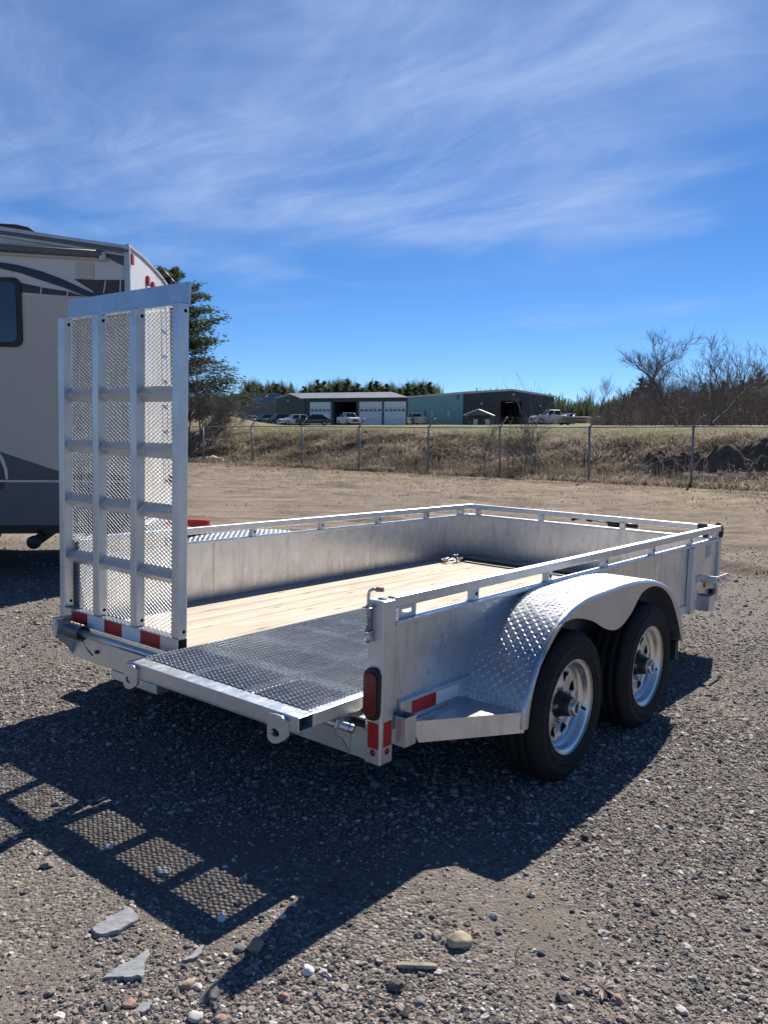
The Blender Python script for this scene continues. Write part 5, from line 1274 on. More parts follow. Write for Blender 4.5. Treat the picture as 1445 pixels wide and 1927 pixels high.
def big_hall():
    yN, yR, yL = 138.0, 143.0, 168.0
    N_, R2, L2 = xy(870, yN), xy(1040, yR), xy(712, yL)
    g = empty('metal_hall', (0, 0, 0)); tag(g, 'large metal hall with a teal side wall, charcoal gable end and open door', 'building')
    a, d, n, L = frame2(N_, R2); z0 = tz(*N_)-0.4
    zl, zr_, zp = zat(870, 741, yN), zat(1040, 748, yR), zat(958, 735.5, 140.6)
    def s_of(px):
        d_ = (_F + _R*(px-PW/2)/FPX)[:2]; return float(np.linalg.solve(np.array([[d[0], -d_[0]], [d[1], -d_[1]]]), -a)[0])
    s0, s1, sm = s_of(937), s_of(977), s_of(958); zd = zat(957, 755, 141)
    for (q0, q1) in ((0, s0), (s1, L)): facebox('gable_wall', S_GREY, g, a, d, n, q0, q1, z0, zd, -0.2, 0)
    m = MB(); P = lambda s, o, z: (a[0]+d[0]*s+n[0]*o, a[1]+d[1]*s+n[1]*o, z)
    pl = [(0, zd), (L, zd), (L, zr_), (sm, zp), (0, zl)]; m.add([P(s, 0, z) for s, z in pl]+[P(s, -0.2, z) for s, z in pl], [(0,1,2,3,4), (9,8,7,6,5)]+[(i, 5+i, 5+(i+1) % 5, (i+1) % 5) for i in range(5)]); m.build('gable_top', S_GREY, g)
    facebox('door_back', DARKHOLE, g, a, d, n, s0-0.5, s1+0.5, z0, zd+0.5, -9, -8.9)
    facebox('door_frame', RED_P, g, a, d, n, s0-0.12, s0, z0, zd+0.1, 0, 0.08); facebox('door_frame', RED_P, g, a, d, n, s1, s1+0.12, z0, zd+0.1, 0, 0.08)
    facebox('door_side', S_GREY, g, a, d, n, s0-0.2, s0-0.1, z0, zd, -9, -0.25); facebox('door_side', S_GREY, g, a, d, n, s1+0.1, s1+0.2, z0, zd, -9, -0.25)
    facebox('door_ceiling', DARKHOLE, g, a, d, n, s0-0.2, s1+0.2, zd+0.03, zd+0.1, -9, -0.25)
    for (q0, w0, q1, w1) in ((-0.2, zl, sm, zp), (sm, zp, L+0.2, zr_)):
        m = MB(); m.add([P(q0, 0.1, w0), P(q1, 0.1, w1), P(q1, 0.1, w1+0.32), P(q0, 0.1, w0+0.32), P(q0, -0.3, w0), P(q1, -0.3, w1), P(q1, -0.3, w1+0.32), P(q0, -0.3, w0+0.32)], [(0,1,2,3),(7,6,5,4),(0,4,5,1),(1,5,6,2),(2,6,7,3),(3,7,4,0)]); m.build('gable_trim', TRIMW, g)
    for s, z in ((s_of(901), zat(901, 759, yN)), (s_of(960), zat(960, 741, yN)), (s_of(1010), zat(1010, 762, yN))): facebox('wall_lamp', TRIMW, g, a, d, n, s-0.15, s+0.15, z-0.15, z+0.15, 0, 0.25)
    a2, d2, n2, Lb = frame2(L2, N_); zL = zat(712, 745.5, yL)
    # side wall stays level: eave height of the near corner
    seam = Lb*0.36
    def side(name, mat, q0, q1):
        m = MB(); Pp = lambda s, o, z: (a2[0]+d2[0]*s+n2[0]*o, a2[1]+d2[1]*s+n2[1]*o, z)
        m.add([Pp(q0,0,z0),Pp(q1,0,z0),Pp(q1,0,zl),Pp(q0,0,zl),Pp(q0,-0.2,z0),Pp(q1,-0.2,z0),Pp(q1,-0.2,zl),Pp(q0,-0.2,zl)], [(0,1,2,3),(7,6,5,4),(0,4,5,1),(1,5,6,2),(2,6,7,3),(3,7,4,0)]); return m.build(name, mat, g)
    sw = (0, 0)
    d_ = (_F + _R*(765-PW/2)/FPX)[:2]; s765 = float(np.linalg.solve(np.array([[d2[0], -d_[0]], [d2[1], -d_[1]]]), -a2)[0])
    side('side_wall', S_GREY, 0, s765); side('side_wall', S_TEAL, s765, Lb)
    facebox('eave_trim', TRIMW, g, a2, d2, n2, -0.3, Lb+0.1, zl, zl+0.32, -0.2, 0.25)
    # roof planes
    e0 = np.array(L2); e1 = np.array(N_); w_ = np.array(R2)-np.array(N_)
    hf = sm/L
    for (f0, za, f1, zb_) in ((0, zl+0.3, hf, zp+0.3), (hf, zp+0.3, 1, zr_+0.3)):
        m = MB(); vs = []
        for e, f, z in ((e1, f0, za), (e1, f1, zb_), (e0, f1, zb_), (e0, f0, za)):
            q = e + w_*f; vs.append((q[0], q[1], z))
        vs += [(v[0], v[1], v[2]+0.06) for v in vs]; m.add(vs, [(0,1,2,3),(7,6,5,4),(0,4,5,1),(1,5,6,2),(2,6,7,3),(3,7,4,0)]); m.build('roof', TRIMW, g)
    for px, py in ((811, 779), (842, 780), (858, 749)):
        d_ = (_F + _R*(px-PW/2)/FPX)[:2]; s = float(np.linalg.solve(np.array([[d2[0], -d_[0]], [d2[1], -d_[1]]]), -a2)[0]); z = zat(px, py, 145)
        facebox('wall_vent', TRIMW if py > 760 else INK, g, a2, d2, n2, s-0.35, s+0.35, z-0.5, z+0.5, 0, 0.12)
    facebox('downpipe', INK, g, a2, d2, n2, Lb*0.60, Lb*0.60+0.15, z0, zl*0.72, 0, 0.12)
big_hall()

def barn():
    y = 176.0; g = empty('barn_building', (0, 0, 0)); tag(g, 'old grey gabled barn at left behind the parked cars', 'building')
    B_, C_ = xy(456, y), xy(538, y-4); L2 = xy(424, y+6); a, d, n, L = frame2(B_, C_); z0 = tz(*B_)-0.5
    ze = zat(456, 760.5, y); zp = zat(442, 741, y)
    facebox('wall', S_BARN, g, a, d, n, 0, L, z0, ze, -0.2, 0)
    a2, d2, n2, L3 = frame2(L2, B_); P = lambda s, z, o=0: (a2[0]+d2[0]*s+n2[0]*o, a2[1]+d2[1]*s+n2[1]*o, z)
    m = MB(); pl = [(0, z0), (L3-0.01, z0), (L3-0.01, ze), (L3*0.5, zp), (0, ze)]; m.add([P(s, z) for s, z in pl]+[P(s, z, -0.2) for s, z in pl], [(0,1,2,3,4), (9,8,7,6,5)]+[(i, 5+i, 5+(i+1) % 5, (i+1) % 5) for i in range(5)]); m.build('gable_wall', S_BARN, g)
    mid = np.array(a2)+d2*L3*0.5
    for (p0, za, p1, zb_) in ((np.array(B_)+n*0.5, ze-0.1, mid, zp), (mid, zp, np.array(L2), ze)):
        m = MB(); vs = []
        for p, s, z in ((p0, -0.6, za), (p0, L+1, za), (p1, L+1, zb_), (p1, -0.6, zb_)): q = p+d*s; vs.append((q[0], q[1], z))
        vs += [(v[0], v[1], v[2]+0.15) for v in vs]; m.add(vs, [(0,1,2,3),(7,6,5,4),(0,4,5,1),(1,5,6,2),(2,6,7,3),(3,7,4,0)]); m.build('roof', R_BARN, g)
    facebox('door', D_WHITE, g, a2, d2, n2, L3*0.45, L3*0.75, z0, z0+3.2, 0, 0.1)
barn()

def kiosk():
    y = 118.0; c = xy(901, y); z0 = tz(*c); g = empty('display_shed', (c[0], c[1], z0-0.1), R_(-14))
    tag(g, 'small open shed with a white gabled roof in front of the charcoal gable', 'shed')
    w = 1.75; h = zat(901, 781, y)-z0; zp = zat(901, 771.5, y)-z0
    for x in (-w, w):
        for yy in (-1.2, 1.2): MB().box((x-0.09, yy-0.09, 0), (x+0.09, yy+0.09, h+0.1)).build('post', BARK, g)
    for s in (-1, 1):
        m = MB(); m.add([(0, -1.7, zp+0.1), (s*(w+0.35), -1.7, h-0.02), (s*(w+0.35), 1.7, h-0.02), (0, 1.7, zp+0.1), (0, -1.7, zp+0.22), (s*(w+0.35), -1.7, h+0.1), (s*(w+0.35), 1.7, h+0.1), (0, 1.7, zp+0.22)], [(0,1,2,3),(7,6,5,4),(0,4,5,1),(1,5,6,2),(2,6,7,3),(3,7,4,0)]); m.build('roof', D_WHITE, g)
    MB().prism([(-w-0.1, h+0.05), (w+0.1, h+0.05), (0, zp+0.08)], 'Y', -1.35, -1.25).build('gable', S_BARN, g)
    MB().box((-w+0.1, 0.6, 0), (w-0.1, 0.7, h)).build('back_wall', S_GREY, g)
    for i in range(4): MB().box((-w+0.2+i*0.85, -1.1, 0), (-w+0.8+i*0.85, -0.3, 0.7+0.2*(i % 2))).build('counter', (S_BARN, D_WHITE, S_GREY, D_WHITE)[i], g)
kiosk()

for i, (p0, p1) in enumerate(((1044, 1060), (1062, 1081))):
    y = 158.0; a = xy(p0, y); b = xy(p1, y); z0 = tz(*a); top = zat(p0, 777, y)
    e = empty('storage_container', ((a[0]+b[0])/2, y, z0)); w = (b[0]-a[0])/2
    MB().box((-w, 0, -0.2), (w, 4, top-z0)).build('body', D_WHITE, e); MB().box((-w-0.05, -0.05, top-z0+0.002), (w+0.05, 4.05, top-z0+0.30)).build('roof', RV_MAROON, e)
    for s in (-1, 1): MB().box((s*w*0.5-w*0.42, -0.04, 0.1), (s*w*0.5+w*0.42, -0.005, top-z0-0.15)).build('door', RV_WHITE, e)
    tag(e, ('left' if i == 0 else 'right') + ' one of two white storage units with dark red roofs right of the hall', 'container', 'white storage units')

# ------------------------------------------------------------------ vehicles
P_BLACK = simple('black car paint', (0.010, 0.011, 0.013), 0.18, 0, 0.1, 2, spec=0.7); P_WHITE = simple('white car paint', (0.66, 0.67, 0.68), 0.25, 0, 0.04, 2)
P_BLUE = simple('dark blue car paint', (0.018, 0.028, 0.055), 0.18, 0, 0.1, 2, spec=0.7); P_SILV = simple('silver car paint', (0.36, 0.37, 0.38), 0.28, 0.5, 0.05, 2)
HEADL = simple('headlamp lens', (0.75, 0.77, 0.80), 0.12, 0, 0.05, 4)
PROF = {  # x, roof z (top line), cabin flag; nose at +x
 'suv': dict(L=4.7, W=1.9, hood=1.05, roof=1.70, belt=1.02, nose=2.35, ws0=1.05, ws1=0.35, rr1=-2.0, rr0=-2.3, wb=(1.42, -1.38), wr=0.36),
 'sedan': dict(L=4.8, W=1.84, hood=0.93, roof=1.46, belt=0.93, nose=2.4, ws0=0.95, ws1=0.15, rr1=-1.25, rr0=-2.05, wb=(1.45, -1.40), wr=0.34),
 'hatch': dict(L=4.5, W=1.82, hood=0.96, roof=1.55, belt=0.95, nose=2.25, ws0=1.0, ws1=0.2, rr1=-1.6, rr0=-2.15, wb=(1.36, -1.33), wr=0.34),
 'pickup': dict(L=5.6, W=1.98, hood=1.18, roof=1.88, belt=1.16, nose=2.8, ws0=1.25, ws1=0.65, rr1=-0.75, rr0=-0.95, wb=(1.85, -1.80), wr=0.40)}
def car(label, kind, paint, px, y, head, dy=0.0):
    q = PROF[kind]; x, yy, z = gp(px, y, 0.0); e = empty(kind if kind not in ('hatch',) else 'hatchback', (x, yy, z+0.02+dy), head)
    e.name = {'suv': 'parked_car', 'sedan': 'parked_car', 'hatch': 'parked_car', 'pickup': 'pickup_truck'}[kind]
    tag(e, label, 'pickup' if kind == 'pickup' else 'car', 'cars parked by the garage' if kind != 'pickup' else None)
    L2, W2 = q['L']/2, q['W']/2; zb_ = 0.30
    tail = -q['L'] + q['nose']
    # body shell: lofted stations (x, z top, half width)
    top_r = q['belt'] if kind != 'pickup' else 1.16
    st = [(q['nose'], 0.62, W2*0.80), (q['nose']-0.12, q['hood']-0.16, W2*0.93), (q['nose']-0.5, q['hood']-0.05, W2), (q['ws0'], q['hood'], W2), (0, q['belt'], W2), (q['rr0']+0.1, top_r, W2), (tail+0.25, top_r-0.02, W2*0.97), (tail, top_r-0.12, W2*0.90)]
    m = MB()
    for (sx, zt_, hw) in st:
        m.v += [(sx, -hw*0.94, zb_), (sx, -hw, zb_+0.25), (sx, -hw, zt_-0.12), (sx, -hw*0.88, zt_), (sx, hw*0.88, zt_), (sx, hw, zt_-0.12), (sx, hw, zb_+0.25), (sx, hw*0.94, zb_)]
    for i in range(len(st)-1):
        for k_ in range(8): j = (k_+1) % 8; m.f.append((i*8+k_, i*8+j, (i+1)*8+j, (i+1)*8+k_)); m.sm.append(False)
    m.f += [tuple(range(8)), tuple((len(st)-1)*8+k_ for k_ in reversed(range(8)))]; m.sm += [False, False]
    m.build('body', paint, e, 0.05)
    # cabin: roof panel on pillars, glass between
    cb, ct, hb, ht = q['belt']-0.03, q['roof'], W2*0.90, W2*0.72
    lo = [(q['ws0'], hb), (q['rr0'], hb)]; hi = [(q['ws1'], ht), (q['rr1'], ht)]
    m = MB(); m.v = [(lo[0][0], -hb, cb), (lo[1][0], -hb, cb), (lo[1][0], hb, cb), (lo[0][0], hb, cb), (hi[0][0], -ht, ct), (hi[1][0], -ht, ct), (hi[1][0], ht, ct), (hi[0][0], ht, ct)]
    m.f = [(0,3,2,1), (4,5,6,7), (0,1,5,4), (1,2,6,5), (2,3,7,6), (3,0,4,7)]; m.sm = [False]*6
    m.build('cabin', paint, e, 0.07)
    def pane(P4, inset=0.10, off=0.012):
        P4 = [Vector(p) for p in P4]; c = sum(P4, Vector())/4; nn = (P4[1]-P4[0]).cross(P4[3]-P4[0]).normalized()
        if nn.dot(c-Vector((-0.4, 0, 1.0))) < 0: nn = -nn
        Q = [p + (c-p)*inset + nn*off for p in P4]; m = MB().add(Q+[p-nn*0.01 for p in Q], [(0,1,2,3),(7,6,5,4),(0,4,5,1),(1,5,6,2),(2,6,7,3),(3,7,4,0)]); m.build('window', GLASS_D, e)
    V_ = [Vector(p) for p in m.v] if False else [Vector(p) for p in [(lo[0][0], -hb, cb), (lo[1][0], -hb, cb), (lo[1][0], hb, cb), (lo[0][0], hb, cb), (hi[0][0], -ht, ct), (hi[1][0], -ht, ct), (hi[1][0], ht, ct), (hi[0][0], ht, ct)]]
    lerp = lambda a_, b_, t: a_+(b_-a_)*t
    for s0, s1, r0, r1 in ((0, 1, 4, 5), (3, 2, 7, 6)):
        cut = (0.03, 0.46, 0.50, 0.97)
        for f0, f1 in ((cut[0], cut[1]), (cut[2], cut[3])):
            pane([lerp(V_[s0], V_[s1], f0), lerp(V_[s0], V_[s1], f1), lerp(V_[r0], V_[r1], f1), lerp(V_[r0], V_[r1], f0)], 0.12)
    pane([V_[0], V_[3], V_[7], V_[4]], 0.09); pane([V_[1], V_[2], V_[6], V_[5]], 0.12)
    for wx in q['wb']:
        for s in (-1, 1):
            w = MB().lathe([(0.0, -0.02), (0.22, -0.02), (0.23, -0.10), (q['wr']-0.02, -0.11), (q['wr'], -0.08), (q['wr'], 0.10)], 24, 'Y').build('wheel', RUBBER, e)
            w.location = (wx, s*(W2-0.09), q['wr']); w.rotation_euler = (0, 0, 0 if s < 0 else math.pi)
            MB().lathe([(0, -0.05), (0.06, -0.06), (0.20, -0.045), (0.225, -0.104)], 20, 'Y').build('rim', P_SILV, w)
    for s in (-1, 1):
        MB().box((q['nose']-0.22, s*W2*0.62-0.17, q['hood']-0.36), (q['nose']-0.05, s*W2*0.62+0.17, q['hood']-0.22)).build('headlight', HEADL, e, 0.02)
        MB().box((tail-0.01, s*W2*0.70-0.12, top_r-0.40), (tail+0.10, s*W2*0.70+0.12, top_r-0.16)).build('tail_light', LENS, e, 0.01)
        MB().box((q['ws0']-0.25, s*(W2+0.10)-0.09, q['belt']), (q['ws0']-0.10, s*(W2+0.10)+0.09, q['belt']+0.15)).build('mirror', paint, e, 0.03)
    MB().box((q['nose']-0.03, -W2*0.42, 0.52), (q['nose']+0.02, W2*0.42, 0.80)).build('grille', BLACKP, e, 0.01)
    if kind == 'pickup':
        for s in (-1, 1): MB().box((tail+0.05, s*W2*0.90-0.06, 1.163), (q['rr0']-0.1, s*W2*0.90+0.06, 1.25)).build('bed_rail', paint, e, 0.02)
        MB().box((tail, -W2*0.84, 1.0), (tail+0.07, W2*0.84, 1.25)).build('tailgate', paint, e, 0.02)
    return e
PI = math.pi
car('black car parked nearest, right of the white car in the row', 'sedan', P_BLACK, 590, 108, PI+0.12)
car('white car parked between two black cars in the row', 'hatch', P_WHITE, 553, 116, PI+0.55)
car('black car parked left of the white car in the row', 'suv', P_BLACK, 524, 122, PI+0.65)
car('dark blue car parked near the left end of the row', 'suv', P_BLUE, 499, 127, PI+0.70)
car('white car low behind the earth mound, second from the left end of the row', 'hatch', P_WHITE, 464, 134, PI+0.8)
car('white car half hidden by the mound at the far left end of the row', 'sedan', P_WHITE, 441, 150, PI+0.8)
car('white pickup standing in front of the open garage bay', 'pickup', P_WHITE, 656, 126, -PI/2+0.42)
car('silver pickup parked against the teal wall', 'pickup', P_SILV, 781, 134, PI/2+0.25)
car('white pickup parked right of the hall behind the boat', 'pickup', P_WHITE, 1037, 104, PI+0.25)
# boat hull on the ground beside it
bx = gp(1072, 98, 0.1); bt = empty('boat', bx, PI+0.1); tag(bt, 'white boat with a raised bow and small windscreen right of the hall', 'boat')
m = MB(); st = [(2.4, 0.02, 1.15, 0.95), (1.6, 0.55, 1.05, 0.45), (0.4, 0.95, 0.92, 0.22), (-1.2, 1.0, 0.88, 0.15), (-2.3, 0.95, 0.88, 0.15)]
for sx, hw, zt_, zk in st: m.v += [(sx, -hw, zt_), (sx, -hw*0.8, (zt_+zk)/2-0.05), (sx, 0, zk), (sx, hw*0.8, (zt_+zk)/2-0.05), (sx, hw, zt_), (sx, 0, zt_+0.04)]
for i in range(4):
    for k_ in range(6): j = (k_+1) % 6; m.f.append((i*6+k_, i*6+j, (i+1)*6+j, (i+1)*6+k_)); m.sm.append(False)
m.f += [tuple(range(6)), tuple(24+k_ for k_ in reversed(range(6)))]; m.sm += [False]*2
m.build('hull', RV_WHITE, bt); MB().prism([(0.5, 0.95), (-0.1, 0.95), (0.0, 1.35)], 'Y', -0.7, 0.7).build('windscreen', GLASS_D, bt)
MB().box((-1.6, -1.0, 0.62), (1.2, 1.0, 0.70)).build('rub_rail', RV_MAROON, bt)
# ------------------------------------------------------------------ loose gravel: thousands of small stones on the lot
def gravel():
    pts, scl = [], []
    def scatter(n, dmin, dmax, smin, smax, pat):
        u = rng.random(n); d = np.exp(np.log(dmin) + u*(np.log(dmax)-np.log(dmin))); ang = rng.uniform(-0.56, 0.56, n)
        x, y = d*np.sin(ang), d*np.cos(ang)
        c = vnoise(x, y, 1.3, 51)*1.7 + vnoise(x, y, 0.4, 52)*0.8 + 0.58
        c = c - 0.9*smooth(-0.75, -1.15, x)*(1 - smooth(3.2, 4.2, d)) - 0.8*np.exp(-(((x-0.02)/0.28)**2 + ((y-2.45)/0.22)**2)) + 0.5*smooth(0.4, 0.8, x)*(1 - smooth(3.5, 5, d))
        keep = rng.random(n) < np.clip(c*pat + (1-pat), 0.06, 1); x, y = x[keep], y[keep]; k = len(x)
        sc = np.exp(rng.normal(0, 0.42, k)) * rng.uniform(smin, smax, k)
        z = terrain(x, y) + sc*0.12
        pts.append(np.stack([x, y, z], -1)); scl.append(sc)
    scatter(170000, 1.75, 6.5, 0.0020, 0.0039, 0.7)
    scatter(100000, 1.75, 7.0, 0.0034, 0.0060, 0.85)
    scatter(60000, 4.0, 13.0, 0.0040, 0.0072, 0.7)
    scatter(9000, 11.0, 36.0, 0.004, 0.009, 0.9)
    scatter(500, 1.75, 8.0, 0.007, 0.0105, 0.8)
    P = np.concatenate(pts); S = np.concatenate(scl)
    me = bpy.data.meshes.new('gravel'); me.vertices.add(len(P)); me.vertices.foreach_set('co', P.astype(np.float32).ravel())
    a = me.attributes.new('size', 'FLOAT', 'POINT'); a.data.foreach_set('value', S.astype(np.float32)); me.materials.append(STONE); me.update()
    o = link('gravel', me); tag(o, 'loose grey, brown and pink gravel scattered over the lot', None, None, 'stuff')
    ng = bpy.data.node_groups.new('gravel', 'GeometryNodeTree'); N = ng.nodes.new; L = ng.links.new
    ng.interface.new_socket('Geometry', in_out='INPUT', socket_type='NodeSocketGeometry'); ng.interface.new_socket('Geometry', in_out='OUTPUT', socket_type='NodeSocketGeometry')
    gi, go = N('NodeGroupInput'), N('NodeGroupOutput'); inst = N('GeometryNodeInstanceOnPoints'); g2i = N('GeometryNodeGeometryToInstance')
    m2p = N('GeometryNodeMeshToPoints'); L(gi.outputs[0], m2p.inputs['Mesh'])
    for i in range(6):
        ico = N('GeometryNodeMeshIcoSphere'); ico.inputs['Radius'].default_value = 1.0; ico.inputs['Subdivisions'].default_value = 2
        sp = N('GeometryNodeSetPosition'); L(ico.outputs[0], sp.inputs['Geometry'])
        nz = N('ShaderNodeTexNoise'); nz.noise_dimensions = '4D'; nz.inputs['W'].default_value = i*7.3; nz.inputs['Scale'].default_value = 0.85; nz.inputs['Detail'].default_value = 1.5
        pos = N('GeometryNodeInputPosition'); L(pos.outputs[0], nz.inputs['Vector'])
        sub = N('ShaderNodeVectorMath'); sub.operation = 'SUBTRACT'; L(nz.outputs['Color'], sub.inputs[0]); sub.inputs[1].default_value = (0.5, 0.5, 0.5)
        scl_ = N('ShaderNodeVectorMath'); scl_.operation = 'SCALE'; L(sub.outputs[0], scl_.inputs[0]); scl_.inputs['Scale'].default_value = 1.9
        L(scl_.outputs[0], sp.inputs['Offset'])
        tr = N('GeometryNodeTransform'); L(sp.outputs[0], tr.inputs['Geometry']); tr.inputs['Scale'].default_value = (1.25-0.08*i, 0.8+0.05*i, 0.55+0.05*(i % 3))
        sm = N('GeometryNodeSetMaterial'); L(tr.outputs[0], sm.inputs['Geometry']); sm.inputs['Material'].default_value = STONE
        L(sm.outputs[0], g2i.inputs[0])
    L(m2p.outputs[0], inst.inputs['Points']); L(g2i.outputs[0], inst.inputs['Instance']); inst.inputs['Pick Instance'].default_value = True
    ri = N('FunctionNodeRandomValue'); ri.data_type = 'INT'; ri.inputs[4].default_value = 0; ri.inputs[5].default_value = 5; L(ri.outputs[2], inst.inputs['Instance Index'])
    rr = N('FunctionNodeRandomValue'); rr.data_type = 'FLOAT_VECTOR'; rr.inputs[0].default_value = (-0.5, -0.5, 0); rr.inputs[1].default_value = (0.5, 0.5, 6.283); L(rr.outputs[0], inst.inputs['Rotation'])
    na = N('GeometryNodeInputNamedAttribute'); na.data_type = 'FLOAT'; na.inputs[0].default_value = 'size'; L(na.outputs[0], inst.inputs['Scale'])
    L(inst.outputs[0], go.inputs[0])
    md = o.modifiers.new('gravel', 'NODES'); md.node_group = ng
gravel()

# ------------------------------------------------------------------ single stones, slabs and scraps one can pick out
SLATE = simple('grey slate', (0.235, 0.255, 0.28), 0.6, 0, 0.25, 9, 0.5, 26)
def slate_streaks():
    t = NT('streaked slate'); v = t.coord('Object'); n = t.noise(t.mapping(v, (7, 16, 8), rot=(0, 0, 0.6)), 3, 7, 0.7, 0.6)
    t.set(base=t.ramp(n, [(0.32, (0.15, 0.162, 0.18)), (0.5, (0.235, 0.25, 0.272)), (0.70, (0.36, 0.375, 0.39))]), rough=0.6, spec=0.35); t.bump(n, 0.4, 0.01); return t.m
SLATE = slate_streaks()
def rock_m(name, c, var=0.25): return simple(name, c, 0.85, 0, var, 14, 0.5, 30, 0.2)
RK = dict(beige=rock_m('beige rock', (0.36, 0.28, 0.20)), pale=rock_m('pale rock', (0.52, 0.50, 0.47)), dark=rock_m('dark rock', (0.045, 0.042, 0.04)), pink=rock_m('pink granite', (0.36, 0.235, 0.20)),
          grey=rock_m('grey rock', (0.20, 0.205, 0.21)), white=rock_m('white quartz', (0.68, 0.68, 0.68), 0.1), moss=rock_m('mossy rock', (0.42, 0.37, 0.25), 0.3))
def slab(label, poly_px, th_, tilt=(0, 0)):
    c = on_ground(sum(p[0] for p in poly_px)/len(poly_px), sum(p[1] for p in poly_px)/len(poly_px))
    P = [on_ground(*p) - c for p in poly_px]; Q = []
    R = random.Random(len(label))
    for a, b in zip(P, P[1:]+P[:1]):
        for k in range(4): q = a.lerp(b, k/4); Q.append(Vector((q.x, q.y, 0)) + Vector((R.gauss(0, 0.0022), R.gauss(0, 0.0022), 0)))
    m = MB(); n = len(Q); f = lambda q, z, s=1.0: (q.x*s, q.y*s, z + q.x*tilt[0] + q.y*tilt[1])
    m.v = [f(q, -0.006) for q in Q] + [f(q, th_*0.7) for q in Q] + [f(q, th_, 0.95) for q in Q]
    m.f = [tuple(reversed(range(n))), tuple(range(2*n, 3*n))] + [(i, (i+1) % n, n+(i+1) % n, n+i) for i in range(n)] + [(n+i, n+(i+1) % n, 2*n+(i+1) % n, 2*n+i) for i in range(n)]
    m.sm = [False]*len(m.f); o = m.build('slate_slab', SLATE); o.location = c; tag(o, label, 'stone slab', 'grey slate pieces lying at the lower left'); return o
slab('larger grey slate slab lying higher, with rounded ends, at lower left', [(172, 1752), (205, 1732), (245, 1710), (258, 1722), (260, 1738), (225, 1757), (192, 1768), (176, 1762)], 0.012, (0.03, -0.05))
slab('triangular grey slate piece lying lower, at lower left', [(192, 1845), (225, 1822), (282, 1787), (275, 1818), (268, 1848), (230, 1847)], 0.011, (0.04, -0.06))
slab('thin slate sliver lying inside the gate shadow at lower left', [(343, 1815), (362, 1800), (378, 1783), (384, 1782), (378, 1800), (362, 1812)], 0.010, (0.0, -0.05))
slab('flat grey slate chip near the bottom edge at left', [(257, 1905), (268, 1892), (288, 1890), (285, 1904), (270, 1913), (259, 1912)], 0.012, (0, -0.05))
slab('small grey slate chip in a sunlit square of the gate shadow', [(290, 1640), (298, 1633), (318, 1632), (324, 1640), (316, 1650), (302, 1648)], 0.010, (0, -0.05))
slab('pale narrow stone chip lying in the dark shadow behind the trailer', [(404, 1507), (414, 1500), (425, 1498), (427, 1503), (415, 1510), (406, 1511)], 0.010, (0, -0.03))
def rock(label, px, py, wpx, mat, flat=0.65, asp=1.0, seed=1, name='stone'):
    c = on_ground(px, py); d = math.hypot(c.x, c.y); r = wpx/2/FPX*math.hypot(d, H_EYE)
    import bmesh
    bm = bmesh.new(); bmesh.ops.create_icosphere(bm, subdivisions=3, radius=1.0)
    for v in bm.verts:
        k = 1 + 0.30*mnoise.noise(v.co*1.1 + Vector((seed*3.1, 0, 0))) + 0.12*mnoise.noise(v.co*2.6 + Vector((seed, 5, 0)))
        v.co = Vector((v.co.x*k*r, v.co.y*k*r*asp, v.co.z*k*r*flat))
    me = bpy.data.meshes.new('stone'); bm.to_mesh(me); bm.free(); me.materials.append(RK[mat])
    me.polygons.foreach_set('use_smooth', [True]*len(me.polygons))
    o = link(name, me); o.location = (c.x, c.y, c.z + r*flat*0.45); o.rotation_euler = (0, 0, seed*1.3); tag(o, label, 'stone', 'single stones lying on the gravel'); return o
rock('rounded beige stone between the two bars of the gate shadow', 481, 1784, 30, 'beige', 0.75, 0.8, 1)
rock('grey stone touching the left of the rounded beige stone', 452, 1788, 18, 'grey', 0.7, 1.1, 2)
rock('flat grey stone just above the rounded beige stone', 496, 1766, 24, 'grey', 0.45, 0.7, 3)
rock('bright white stone right of the blunt shadow tip', 580, 1830, 24, 'white', 0.6, 0.8, 4)
rock('mottled yellow and pink rock beside a reddish weed, bottom centre', 864, 1777, 38, 'moss', 0.7, 0.9, 5)
rock('single black stone lying on sunlit gravel right of the trailer shadow', 1100, 1579, 15, 'dark', 0.75, 0.9, 6)
rock('pale stone at the bottom edge left of centre', 368, 1918, 24, 'pale', 0.65, 1.0, 7)
rock('cream stone below the tip of the gate shadow', 355, 1856, 22, 'beige', 0.6, 0.9, 8)
rock('small pale stone right beside the cream stone below the shadow tip', 374, 1860, 16, 'pale', 0.6, 0.8, 9)
rock('pinkish stone near the bottom left, above the slate chip', 243, 1893, 20, 'pink', 0.6, 0.9, 10)
rock('white-and-dark stone in the lowest sunlit square of the gate shadow', 417, 1730, 18, 'white', 0.7, 0.8, 11)
rock('pink oval stone left of the stick, near bottom', 535, 1878, 20, 'pink', 0.55, 0.7, 12)
rock('pink stone at the bottom edge, right of the pale stone', 416, 1921, 20, 'pink', 0.6, 0.9, 13)
rock('dark stone at the bottom edge below the stick', 760, 1911, 18, 'dark', 0.5, 0.9, 14)
rock('blue-grey stone near the bottom edge right of the stick', 788, 1889, 20, 'grey', 0.6, 1.0, 15)
rock('brown stone beside the reddish rosette weed at lower right', 1162, 1884, 20, 'pink', 0.6, 0.8, 16)
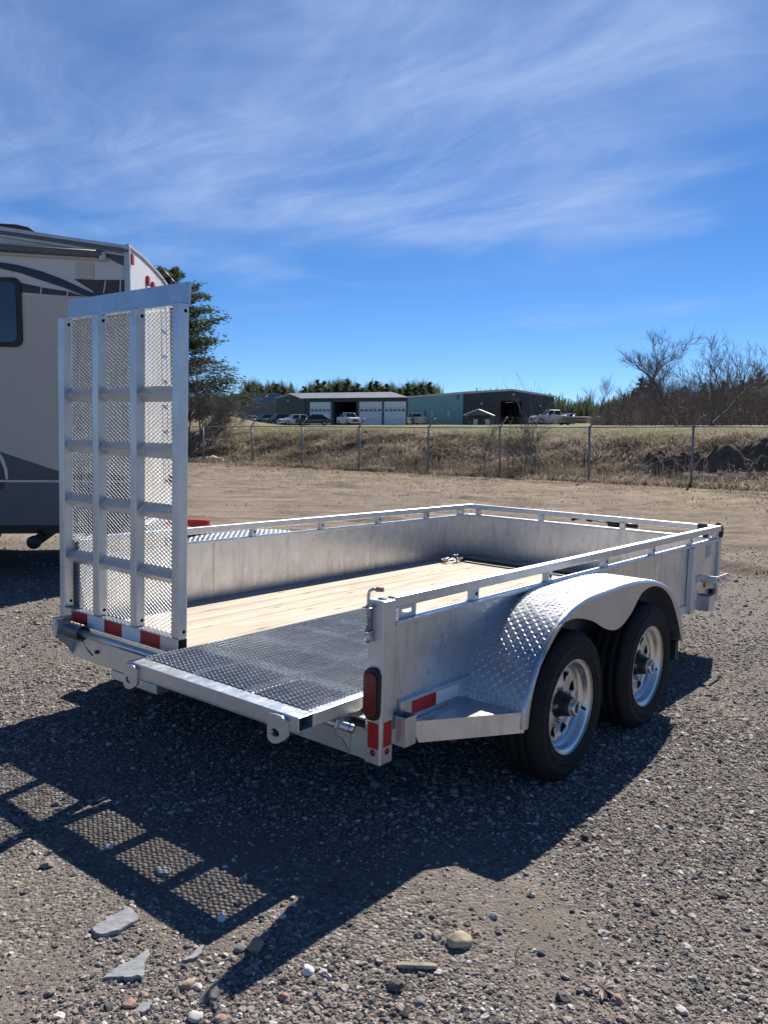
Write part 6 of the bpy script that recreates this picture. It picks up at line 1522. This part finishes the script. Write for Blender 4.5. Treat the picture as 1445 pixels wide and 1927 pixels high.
# split stick
STICK = simple('weathered split wood', (0.42, 0.36, 0.28), 0.85, 0, 0.25, 30, 0.5, 60)
a, b = on_ground(748, 1821), on_ground(822, 1824)
m = MB(); n = 7; pr = [(-0.006, 0.0), (0.006, 0.0), (0.0075, 0.009), (0.002, 0.014), (-0.006, 0.011)]; R9 = random.Random(4)
dv = (b-a); dn = dv.normalized(); sd = Vector((-dn.y, dn.x, 0))
for i in range(n):
    p = a + dv*i/(n-1); k = 1.0 + R9.gauss(0, 0.08)
    if i in (0, n-1): k *= 0.8
    m.v += [tuple(p + sd*q[0]*k*1.3 + Vector((0, 0, 0.004 + q[1]*k))) for q in pr]
for i in range(n-1):
    for k in range(5): m.f.append((i*5+k, i*5+(k+1) % 5, (i+1)*5+(k+1) % 5, (i+1)*5+k)); m.sm.append(False)
m.f += [(0, 1, 2, 3, 4), tuple((n-1)*5+k for k in (4, 3, 2, 1, 0))]; m.sm += [False]*2
o = m.build('split_stick', STICK); tag(o, 'short split piece of pale wood lying on the gravel at bottom centre', 'stick')
# reddish rosette weeds
WEED = simple('reddish weed leaf', (0.075, 0.028, 0.038), 0.55, 0, 0.3, 40)
def weed(label, px, py, r, nl, seed):
    c = on_ground(px, py); e = empty('rosette_weed', c, seed); tag(e, label, 'weed'); R = random.Random(seed)
    for i in range(nl):
        a = 2*math.pi*i/nl + R.gauss(0, 0.15); L = r*R.uniform(0.7, 1.15); m = MB(); w = L*0.11; up = R.uniform(0.2, 0.55)
        prof = [(0.05, 0.25), (0.3, 0.6), (0.6, 1.0), (0.85, 0.75), (1.0, 0.05)]
        for t, ww in prof:
            cx, z = L*t, 0.006 + L*up*t - L*0.32*t*t
            m.v += [(cx*math.cos(a)+w*ww*math.sin(a), cx*math.sin(a)-w*ww*math.cos(a), z+w*ww*0.3), (cx*math.cos(a), cx*math.sin(a), z), (cx*math.cos(a)-w*ww*math.sin(a), cx*math.sin(a)+w*ww*math.cos(a), z+w*ww*0.3)]
        for k in range(4): m.f += [(k*3, k*3+1, k*3+4, k*3+3), (k*3+1, k*3+2, k*3+5, k*3+4)]; m.sm += [True]*2
        m.build('leaf', WEED, e)
weed('dark red rosette weed growing in the gravel at lower right', 1132, 1864, 0.045, 13, 3)
weed('small dark red weed beside the mottled rock at bottom centre', 885, 1766, 0.032, 7, 5)
# a few thin dead stems
STEM = simple('dead stem', (0.24, 0.185, 0.12), 0.8, 0, 0.2, 30)
for i, (px, py, h, lean, lb) in enumerate([(813, 1500, 0.16, 0.02, 'thin dead stem standing in the dark shadow below the step'), (968, 1800, 0.05, 0.03, 'pale dry stem among the gravel right of the mottled rock'), (975, 1930-118, 0.04, -0.02, 'short dry stem beside the pale dry one, bottom centre'), (650, 1790, 0.06, 0.015, 'thin dark twig standing in the gravel left of the stick'), (977, 1905, 0.05, 0.01, 'dark twig at the bottom edge right of centre')]):
    c = on_ground(px, py); m = MB().tube([(0, 0, -0.005), (lean*0.3, 0, h*0.5), (lean, 0.005, h)], [0.0016, 0.0013, 0.0008], 5)
    o = m.build('dead_stem', STEM); o.location = c; tag(o, lb, 'stem')
